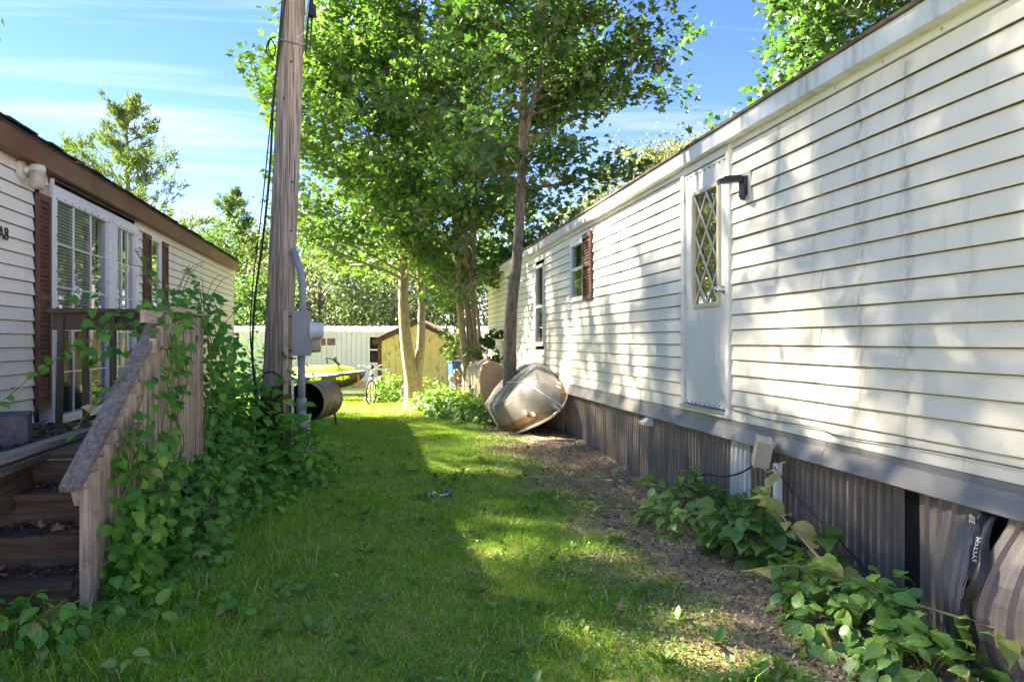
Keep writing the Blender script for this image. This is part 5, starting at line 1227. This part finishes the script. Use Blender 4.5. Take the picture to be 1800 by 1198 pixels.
addp(120, 6.3, 7.6, lambda y: 1.45+0*y, lambda y: 1.85+0*y, -1.7, -1.3, (0.5,-0.7,0.5))
addp(60, 5.2, 6.6, lambda y: 1.2+0*y, lambda y: 1.75+0*y, -2.1, -1.5, (0.4,-0.8,0.4))
P = np.concatenate(P)-VO; O = np.concatenate(O)
ps, nr, tp, szs = leafset(P, O, 0.6, (0.04,0.095), 0.7)
foliage(vine, ps, nr, tp, szs, 'heart', LG['vine'], LG['vine_mass'], 300, vb, LROT)
m = MB()
for i in range(14):
    y = rng.uniform(4.3,7.2); x = -1.36; pts = [(x-VO[0], y-VO[1], 0)]
    for k in range(7): pts.append((x+rng.uniform(0,0.08)-VO[0], y-VO[1]+rng.normal(0,0.10), min(0.22*(k+1), railz(min(y,5.6))-0.05)))
    m.tube(crv(pts,3), 0.005, 5)
for i in range(9):
    y = rng.uniform(5.6,7.3); a = rng.uniform(-0.5,0.5); pts = [(-0.12, y-VO[1], 1.5),(-0.15+a*0.2, y-VO[1]+0.1, 1.75),(-0.18+a*0.5, y-VO[1]+0.25, 1.95),(-0.2+a*0.8,y-VO[1]+0.3,2.0)]
    m.tube(crv(pts,3), 0.003, 5)
m.build('stem', M['stem'], vine)
# long arching tendril over the far rail and upright shoots
def shoot(name, label, pts, nleaf, size, kind, mt, stemmat, group=None, r0=0.004, cat='plant', out=None, parent=None):
    P_ = crv(pts, 6); base = P_[0]; root = thing(name, label, cat, base, group=group)
    loc = [p-base for p in P_]
    MB().tube(loc, [r0*(1-0.6*i/len(loc)) for i in range(len(loc))], 5).build('stem', stemmat, root, smooth=True)
    Ls = []
    for i in range(nleaf):
        f = 0.12+0.88*(i+rng.random()*0.5)/nleaf; j = min(len(loc)-2, int(f*(len(loc)-1))); Ls.append(np.array(loc[j]))
    Ls = np.array(Ls); n = len(Ls)
    side = rng.normal(size=(n,3)); side[:,2] = rng.uniform(-0.4,0.2,n)
    foliage(root, Ls, np.array([0,-0.25,0.9])+rng.normal(0,0.3,(n,3)), side, rng.uniform(size*0.65,size*1.2,n), kind, mt, mt, 300, base)
    return root
for i, (pts, n, sz) in enumerate((
    ([lw(-1.45,5.9,1.6), lw(-1.7,5.6,1.50), lw(-2.0,5.3,1.28), lw(-2.2,5.0,1.02), lw(-2.3,4.7,0.86)], 16, 0.07),
    ([lw(-1.5,6.4,1.6), lw(-1.7,6.5,1.85), lw(-1.85,6.7,2.05), lw(-1.95,6.8,2.18)], 13, 0.07),
    ([lw(-1.4,6.7,1.6), lw(-1.45,6.9,1.85), lw(-1.6,7.1,2.05)], 12, 0.075),
    ([lw(-1.35,7.2,1.5), lw(-1.2,7.5,1.75), lw(-1.15,7.8,1.85)], 10, 0.075),
    ([lw(-1.45,4.9,1.2), lw(-1.5,4.75,1.12), lw(-1.6,4.6,0.95), lw(-1.62,4.5,0.85)], 8, 0.05))):
    shoot('vine_shoot', ['long vine tendril trailing left across the porch rail','tall vine shoot rising past the shuttered window','leafy vine shoot at the porch corner top','short vine shoot arching over the pickets towards the pole','small vine curl on the sloping handrail'][i], pts, n, sz, 'heart', LG['vine'], M['stem'], cat='vine')
def shrub(label, x, y, rx, ry, h, nl, sz, nparts, mo, mm, kind='oval', name='shrub', seed=0, nst=9, cat='shrub', dome=True, group=None):
    z = gz(x,y); root = thing(name, label, cat, (x,y,z), group=group); r4 = np.random.default_rng(seed+100)
    d = unit(r4.normal(size=(nl,3))*np.array([1,1,0.9])); d[:,2] = np.abs(d[:,2]); rad = r4.uniform(0.45,1.0,nl)**0.5
    lump = 1+0.22*np.sin(d[:,0]*6+seed)*np.cos(d[:,1]*5+seed*2)
    P_ = d*(rad*lump)[:,None]*np.array([rx,ry,h]); 
    foliage(root, *leafset(P_, d+np.array([0,-0.2,0.3]), 0.35, sz, 0.7, r4), kind, mo, mm, nparts, (x,y,z))
    m = MB()
    for k in range(nst):
        e = Vector((r4.uniform(-rx,rx)*0.7, r4.uniform(-ry,ry)*0.7, h*r4.uniform(0.6,0.95))); m.tube(crv([(e.x*0.15,e.y*0.15,0),(e.x*0.4,e.y*0.4,e.z*0.6),e],3), 0.005, 5)
    m.build('stem', M['stem'], root); return root
shrub('leafy dark shrub at the foot of the utility pole', -0.76, 7.35, 0.38, 0.42, 0.72, 360, (0.07,0.14), 110, LG['vine'], LG['vine_mass'], 'oval', seed=1)
shrub('shrub mass between the porch corner and the pole', -1.40, 7.6, 0.58, 0.7, 1.05, 760, (0.055,0.11), 70, LG['vine'], LG['vine_mass'], 'heart', seed=2)
shrub('low shrub spilling onto the lawn below the porch pickets', -1.08, 6.25, 0.36, 0.6, 0.55, 480, (0.05,0.10), 80, LG['vine'], LG['vine_mass'], 'oval', seed=3)
shrub('sunlit yellow-green bush behind the pole by the left home', -2.0, 12.9, 0.8, 1.3, 1.15, 900, (0.07,0.13), 10, LG['weed'], LG['weed_mass'], 'oval', seed=4)
shrub('shaded bush beside the end of the left home', -2.45, 16.9, 0.9, 0.9, 1.9, 800, (0.08,0.14), 0, LG['vine'], LG['vine_mass'], 'oval', seed=5)
shrub('small ivy clump climbing the meter post', -0.92, 7.66, 0.10, 0.08, 1.35, 46, (0.08,0.12), 46, LG['vine'], LG['vine_mass'], 'heart', seed=6, nst=2, name='ivy', cat='vine')
shrub('serrated low weeds at the bottom step corner', -1.22, 4.02, 0.28, 0.20, 0.16, 80, (0.07,0.12), 80, LG['vine'], LG['vine_mass'], 'oval', seed=7, name='weed', cat='weed', nst=6)
shrub('weed patch in front of the lowest step', -1.62, 3.62, 0.36, 0.26, 0.24, 120, (0.06,0.10), 100, LG['vine'], LG['vine_mass'], 'oval', seed=8, name='weed', cat='weed', nst=7)
shrub('small upright weed in the lawn right of the steps', -0.70, 3.85, 0.09, 0.07, 0.15, 14, (0.05,0.075), 14, LG['vine'], LG['vine_mass'], 'round', seed=9, name='weed', cat='weed', nst=3)
shrub('little bright weed at the bottom left of the lawn', -1.02, 3.22, 0.13, 0.1, 0.14, 18, (0.05,0.08), 18, LG['weed'], LG['weed_mass'], 'oval', seed=10, name='weed', cat='weed', nst=4)
shrub('lobed-leaf bramble growing through the foot of the porch vine', -1.16, 5.2, 0.24, 0.75, 0.42, 190, (0.05,0.11), 110, LG['vine'], LG['vine_mass'], 'maple', seed=16, name='bramble', cat='bramble', nst=14)
# weeds along the right skirting
shrub('bushy weeds at the skirting left of the electrical box', 2.32, 5.25, 0.42, 0.55, 0.42, 330, (0.06,0.12), 170, LG['weed'], LG['weed_mass'], 'oval', seed=11, name='weed', cat='weed')
shrub('broad-leaved weed under the white skirting panel', 2.34, 4.48, 0.26, 0.32, 0.44, 120, (0.08,0.15), 110, LG['weed'], LG['weed_mass'], 'heart', seed=12, name='weed', cat='weed', nst=6)
shrub('large-leaved weed before the dark panel gap', 2.40, 3.78, 0.22, 0.26, 0.36, 70, (0.08,0.14), 70, LG['weed'], LG['weed_mass'], 'heart', seed=13, name='weed', cat='weed', nst=5)
shrub('tangled weeds at the lower right before the bulging panel', 2.16, 3.12, 0.34, 0.42, 0.30, 260, (0.06,0.13), 200, LG['weed'], LG['weed_mass'], 'oval', seed=14, name='weed', cat='weed')
shrub('weeds in the bottom right corner', 2.22, 2.70, 0.3, 0.25, 0.22, 130, (0.06,0.13), 120, LG['weed'], LG['weed_mass'], 'oval', seed=15, name='weed', cat='weed')
shoot('cut_branch', 'arching cut branch with yellowed drooping leaves over the right weeds', [(2.35,2.75,0.10),(2.20,3.2,0.24),(2.18,3.6,0.38),(2.20,3.88,0.47),(2.20,3.94,0.56)], 17, 0.15, 'oval', LG['sallow'], M['stem_tan'], r0=0.010, cat='branch')
shoot('cut_branch', 'long thin branch with lime leaves lying towards the bottom right', [(2.55,2.5,0.22),(2.30,2.9,0.25),(2.05,3.3,0.30),(1.92,3.7,0.16)], 16, 0.13, 'oval', LG['weed'], M['stem_tan'], r0=0.008, cat='branch')
shoot('cut_branch', 'thin cut stem lying left from the skirting weeds across the soil', [(2.2,5.1,0.30),(1.95,5.8,0.27),(1.85,6.5,0.16),(1.9,7.2,0.05)], 9, 0.10, 'oval', LG['weed'], M['stem'], r0=0.006, cat='branch')
shoot('cut_branch', 'second thin stem lying lower across the bare soil', [(2.25,4.6,0.22),(1.95,5.0,0.2),(1.7,5.6,0.10),(1.6,6.2,0.04)], 8, 0.09, 'oval', LG['weed'], M['stem'], r0=0.005, cat='branch')
# sunny undergrowth beneath the trees
for i, (x, y, rx, ry, h, n) in enumerate(((1.35,16.6,0.7,0.7,0.5,600),(1.9,15.6,0.6,0.8,0.55,600),(1.45,14.5,0.6,0.8,0.42,520),(1.75,13.0,0.55,0.8,0.40,480),(0.25,20.6,0.6,0.5,0.8,420),(1.2,20.2,0.9,0.5,0.7,420),(2.35,17.8,0.4,0.6,0.7,320))):
    shrub(['sunlit undergrowth bush right of the twin trunk','bright bush at the foot of the stem clump','low sunny weeds left of the boat stern','sunny weeds against the rowboat hull','weeds at the left shed corner','leafy weeds along the shed front','bush behind the stem clump'][i], x, y, rx, ry, h, n, (0.09,0.17), 24 if i < 4 else 0, LG['weed'], LG['weed_mass'], 'oval', name='undergrowth', seed=50+i, cat='bush')
# twig on soil, foil scrap, fallen pale leaf
tag(MB().tube(crv([(1.55,6.0,0.03),(1.6,5.7,0.035),(1.72,5.3,0.03),(1.9,5.0,0.03)],5), 0.006, 5).build('stick', M['stem_tan'], None), 'thin curved stick on the bare soil', 'stick')
sc = thing('foil_scrap', 'small torn dark green and white scrap lying on the lawn', 'litter', (0.47,6.61,gz(0.47,6.61)+0.04))
for k, (dx, rz_) in enumerate(((-0.09,0.3),(-0.03,1.2),(0.08,-0.8),(0.06,0.4))):
    inst('shred', MB().add([(0,0,0),(0.05,0.02,0.03),(0.10,0,0.02),(0.08,0.05,0.04),(0.11,0.09,0.0),(0.05,0.07,0.03),(0.01,0.10,0.01),(0.02,0.05,0.03)], [(0,1,7),(1,2,3),(1,3,5),(1,5,7),(3,4,5),(5,6,7)]).mesh('shred', M['green_foil']), sc, (dx,-0.02,0), (0.2*k,0.1,rz_))
inst('white_shred', MB().add([(0,0,0),(0.03,0.01,0.02),(0.02,0.04,0.03),(0.06,0.0,0.01)], [(0,1,2),(1,3,2)]).mesh('white_shred', M['white_scrap']), sc, (-0.02,-0.05,0.03))
inst('white_shred', MB().add([(0,0,0),(0.08,0.0,0.015),(0.08,0.012,0.02),(0,0.012,0.01)], [(0,1,2,3)]).mesh('white_shred', M['white_scrap']), sc, (0.05,-0.05,0.02))
o = inst('fallen_leaf', leaf_single('oval', mat('pale_leaf', (0.30,0.40,0.28), rough=0.7)), None, (1.95,4.45,gz(1.95,4.45)+0.035), (0.25,0.2,1.3), sc=(0.12,)*3); tag(o, 'pale green leaf lying on the bare soil', 'leaf')
o = inst('fallen_leaf', dl, None, (2.1,3.42,gz(2.1,3.42)+0.03), (0.2,0.1,0.6), sc=(0.11,)*3); tag(o, 'single orange-brown dead leaf on soil at the right', 'leaf')
tag(MB().add([(1.72,5.62,0.028),(1.86,5.58,0.03),(1.88,5.75,0.03),(1.74,5.80,0.028),(1.72,5.62,0.012),(1.86,5.58,0.012),(1.88,5.75,0.012),(1.74,5.80,0.012)], [(0,1,2,3),(0,4,5,1),(1,5,6,2),(2,6,7,3),(3,7,4,0)]).build('flat_stone', M['block'], None), 'flat grey stone set in the bare soil', 'stone')
for i, (u_, hh) in enumerate(((428, 7.5),)):
    x, y, z = cw(421, 38); p_ = thing('far_pole', 'thin grey pole with wires beyond the left home corner', 'utility pole', (x, y, z)); MB().tube([(0,0,0),(0,0,3.6)],[0.14,0.11],8).build('shaft', M['woodz'], p_)
    for k in range(3): MB().tube(crv([(0,0,3.1+k*0.12),(3,0.2,2.95+k*0.12),(7,0.3,3.2+k*0.12)],4), 0.012, 4).build('wire', M['steel'], p_)

# ================================================================== GRASS, CLOVER, LITTER
def soil_edge(x, y):
    e = 1.42+0.012*np.clip(y-4,0,8)*2+0.22*np.sin(y*1.9)*np.sin(y*0.7+1)+0.12*np.sin(y*5.3)
    return e
def vnoise(x, y, s, seed=0):
    return (np.sin(x*s+seed)*np.cos(y*s*1.1+seed*1.7)+np.sin(x*s*2.3+y*s*1.9+seed*0.6)*0.6+np.sin(y*s*3.7-x*s*2.9+seed)*0.4)/2
def blades(name, n, x0, x1, y0, y1, hgt, wid, dens, label, m_):
    x = rng.uniform(x0,x1,n); y = y0+(y1-y0)*rng.uniform(0,1,n)**1.0
    k = dens(x,y) > rng.uniform(0,1,n); x, y = x[k], y[k]; n = len(x)
    cl = vnoise(x,y,3.1,2.0)*0.5+0.5; h = hgt(x,y)*rng.uniform(0.4,1.3,n)*(0.55+0.9*cl)
    az = rng.uniform(0,6.283,n); lean = rng.uniform(0.3,1.15,n); d = np.stack([np.cos(az),np.sin(az),np.zeros(n)],-1)
    base = np.stack([x,y,gh(x,y)-0.004],-1); az2 = rng.uniform(0,6.283,n); wv = np.stack([np.cos(az2),np.sin(az2),np.zeros(n)],-1)*(wid*rng.uniform(0.6,1.3,n))[:,None]
    mid = base+d*(h*lean*0.35)[:,None]+np.array([0,0,1])*(h*0.6)[:,None]; tip = base+d*(h*lean)[:,None]+np.array([0,0,1])*(h*(1-0.35*lean))[:,None]
    co = np.stack([base-wv,base+wv,mid+wv*0.8,mid-wv*0.8,tip],1).reshape(-1,3); o_ = (np.arange(n)*5)[:,None]
    f = np.concatenate([o_+np.array([[0,1,2]]), o_+np.array([[0,2,3]]), o_+np.array([[3,2,4]])],1).reshape(-1,3)
    me = bpy.data.meshes.new(name); npmesh(me, co, f); me.materials.append(m_); o = inst(name, me, None); tag(o, label, 'grass', kind='stuff'); return o
gm2 = bpy.data.materials.new('grass_blade'); gm2.use_nodes = True; t = gm2.node_tree; t.nodes.clear()
out = t.nodes.new('ShaderNodeOutputMaterial'); gi = t.nodes.new('ShaderNodeNewGeometry')
c1 = ramp(t, gi.outputs['Random Per Island'], [(0,(0.15,0.36,0.025)),(0.5,(0.24,0.50,0.035)),(0.84,(0.34,0.58,0.06)),(0.93,(0.58,0.58,0.24)),(1,(0.70,0.62,0.36))])
c2 = ramp(t, gi.outputs['Random Per Island'], [(0,(0.24,0.40,0.04)),(0.45,(0.38,0.50,0.07)),(0.75,(0.55,0.52,0.18)),(1,(0.70,0.60,0.34))])
pf = ramp(t, noise(t, 1.3, detail=7, rough=0.75), [(0.46,0),(0.64,0.9)])
cc = mixc(t, pf, c1, c2); d_ = t.nodes.new('ShaderNodeBsdfDiffuse'); tr2 = t.nodes.new('ShaderNodeBsdfTranslucent'); t.links.new(cc, d_.inputs[0])
t.links.new(mixc(t, 0.3, cc, (0.35,0.5,0.03)), tr2.inputs[0]); mm_ = t.nodes.new('ShaderNodeMixShader'); mm_.inputs[0].default_value = 0.38
t.links.new(d_.outputs[0], mm_.inputs[1]); t.links.new(tr2.outputs[0], mm_.inputs[2]); t.links.new(mm_.outputs[0], out.inputs[0])
def dens(x, y):
    e = soil_edge(x,y); d = 1-sm(e-0.45, e+0.25, x)*0.93*(0.86+0.14*sm(0.3,0.9,x-e))
    d = d*(0.62+0.38*sm(-0.5,0.3,vnoise(x,y,2.4,5)))
    d = d*(1-0.85*np.exp(-((x-0.9)**2+(y-17.6)**2)/0.7))
    return d
hg = lambda x, y: 0.045+0.03*(x < -0.6)+0.02*sm(0.2,0.8,vnoise(x,y,1.3,9))
blades('lawn_grass', 150000, -1.75, 1.75, 2.5, 7.0, hg, 0.0022, dens, 'short green lawn grass in the foreground', gm2)
blades('lawn_grass', 120000, -1.9, 1.9, 7.0, 13.0, hg, 0.0028, dens, 'mown lawn grass in the middle distance', gm2)
blades('lawn_grass', 90000, -4.5, 2.2, 13.0, 27.0, lambda x,y: 0.06+0*x, 0.0055, dens, 'bright sunlit grass towards the far home', gm2)
blades('tall_grass', 4200, -1.9, -0.6, 3.2, 7.6, lambda x,y: 0.15+0*x, 0.0028, lambda x,y: 0.12+0.9*(x < -0.9+0.15*np.sin(y*3)), 'taller uncut grass along the porch foot', gm2)
blades('side_grass', 30000, -9.0, -1.9, 16.2, 27.0, lambda x,y: 0.08+0*x, 0.007, lambda x,y: 1+0*x, 'grass beyond the end of the left home', gm2)
blades('grass_clumps', 9000, -1.7, 1.7, 2.5, 6.5, lambda x,y: 0.11+0*x, 0.003, lambda x,y: dens(x,y)*(vnoise(x,y,4.3,8) > 0.35), 'coarser grass clumps standing above the lawn', gm2)
# clover patches
n = 52000; x = rng.uniform(-1.6,2.3,n); y = 2.6+8*rng.uniform(0,1,n)**1.5
e = soil_edge(x,y); kk = (vnoise(x,y,2.9,3)+0.8*np.exp(-((x-e)/0.35)**2) > rng.uniform(-0.1,1.1,n)) & (rng.uniform(0,1,n) > sm(e+0.15, e+0.9, x)*0.88)
x, y = x[kk], y[kk]; n = len(x); P = np.stack([x,y,gh(x,y)+rng.uniform(0.008,0.045,n)],-1)
o = inst('clover', leaf_mesh('clover', P, np.array([0,0,0.9])+rng.normal(0,0.35,(n,3)), rand_dirs(n), rng.uniform(0.012,0.032,n), 'oval', leafmat('clover_leaf', [(0,(0.09,0.22,0.04)),(0.6,(0.14,0.30,0.05)),(1,(0.24,0.38,0.08))], 0.3, (0.25,0.42,0.03))), None); tag(o, 'clover and low weeds spread through the lawn', 'clover', kind='stuff')
nc_ = 170; cx_ = rng.uniform(-1.5,1.7,nc_); cy_ = 2.7+6.5*rng.uniform(0,1,nc_)**1.4; k_ = 8
x = np.repeat(cx_,k_); y = np.repeat(cy_,k_); n = len(x); az = rng.uniform(0,6.283,n); td_ = np.stack([np.cos(az),np.sin(az),rng.uniform(0.1,0.9,n)],-1)
P = np.stack([x,y,gh(x,y)+0.012],-1)+td_*0.01
o = inst('lawn_weeds', leaf_mesh('lawn_weeds', P, np.array([0,0,0.9])-td_*0.5+rng.normal(0,0.2,(n,3)), td_, np.repeat(rng.uniform(0.03,0.085,nc_),k_)*rng.uniform(0.6,1.2,n), 'oval', LG['weed_mass']), None); tag(o, 'broad-leaved weed rosettes scattered through the lawn', 'weeds', kind='stuff')
n = 150; x = rng.uniform(-1.5,2.4,n); y = 2.7+8*rng.uniform(0,1,n)**1.3; P = np.stack([x,y,gh(x,y)+0.03],-1)
o = inst('dead_leaves', leaf_mesh('dead_leaves', P, np.array([0,0,0.8])+rng.normal(0,0.5,(n,3)), rand_dirs(n), rng.uniform(0.025,0.06,n), 'maple', leafmat('dead_leaf_bits', [(0,(0.20,0.11,0.05)),(0.6,(0.40,0.25,0.12)),(1,(0.55,0.42,0.24))], 0.2, (0.4,0.2,0.06))), None); tag(o, 'dry brown leaves scattered over lawn and soil', 'leaf litter', kind='stuff')
# chips and dead leaf crumbs on the bare strip
n = 42000; x = rng.uniform(0.7,2.62,n); y = 2.4+10.5*rng.uniform(0,1,n)**1.3
e = soil_edge(x,y); kk = sm(e-0.5,e+0.2,x) > rng.uniform(0,1,n); x, y = x[kk], y[kk]; n = len(x); P = np.stack([x,y,gh(x,y)+rng.uniform(0.001,0.014,n)],-1)
o = inst('soil_litter', leaf_mesh('soil_litter', P, np.array([0,0,0.9])+rng.normal(0,0.5,(n,3)), rand_dirs(n), rng.uniform(0.010,0.032,n), 'diamond', leafmat('litter_crumb', [(0,(0.11,0.07,0.04)),(0.3,(0.27,0.19,0.115)),(0.65,(0.46,0.35,0.23)),(0.85,(0.64,0.53,0.37)),(1,(0.26,0.34,0.09))], 0.1, (0.3,0.2,0.1))), None); tag(o, 'brown chips and dead leaf crumbs on the bare soil', 'leaf litter', kind='stuff')
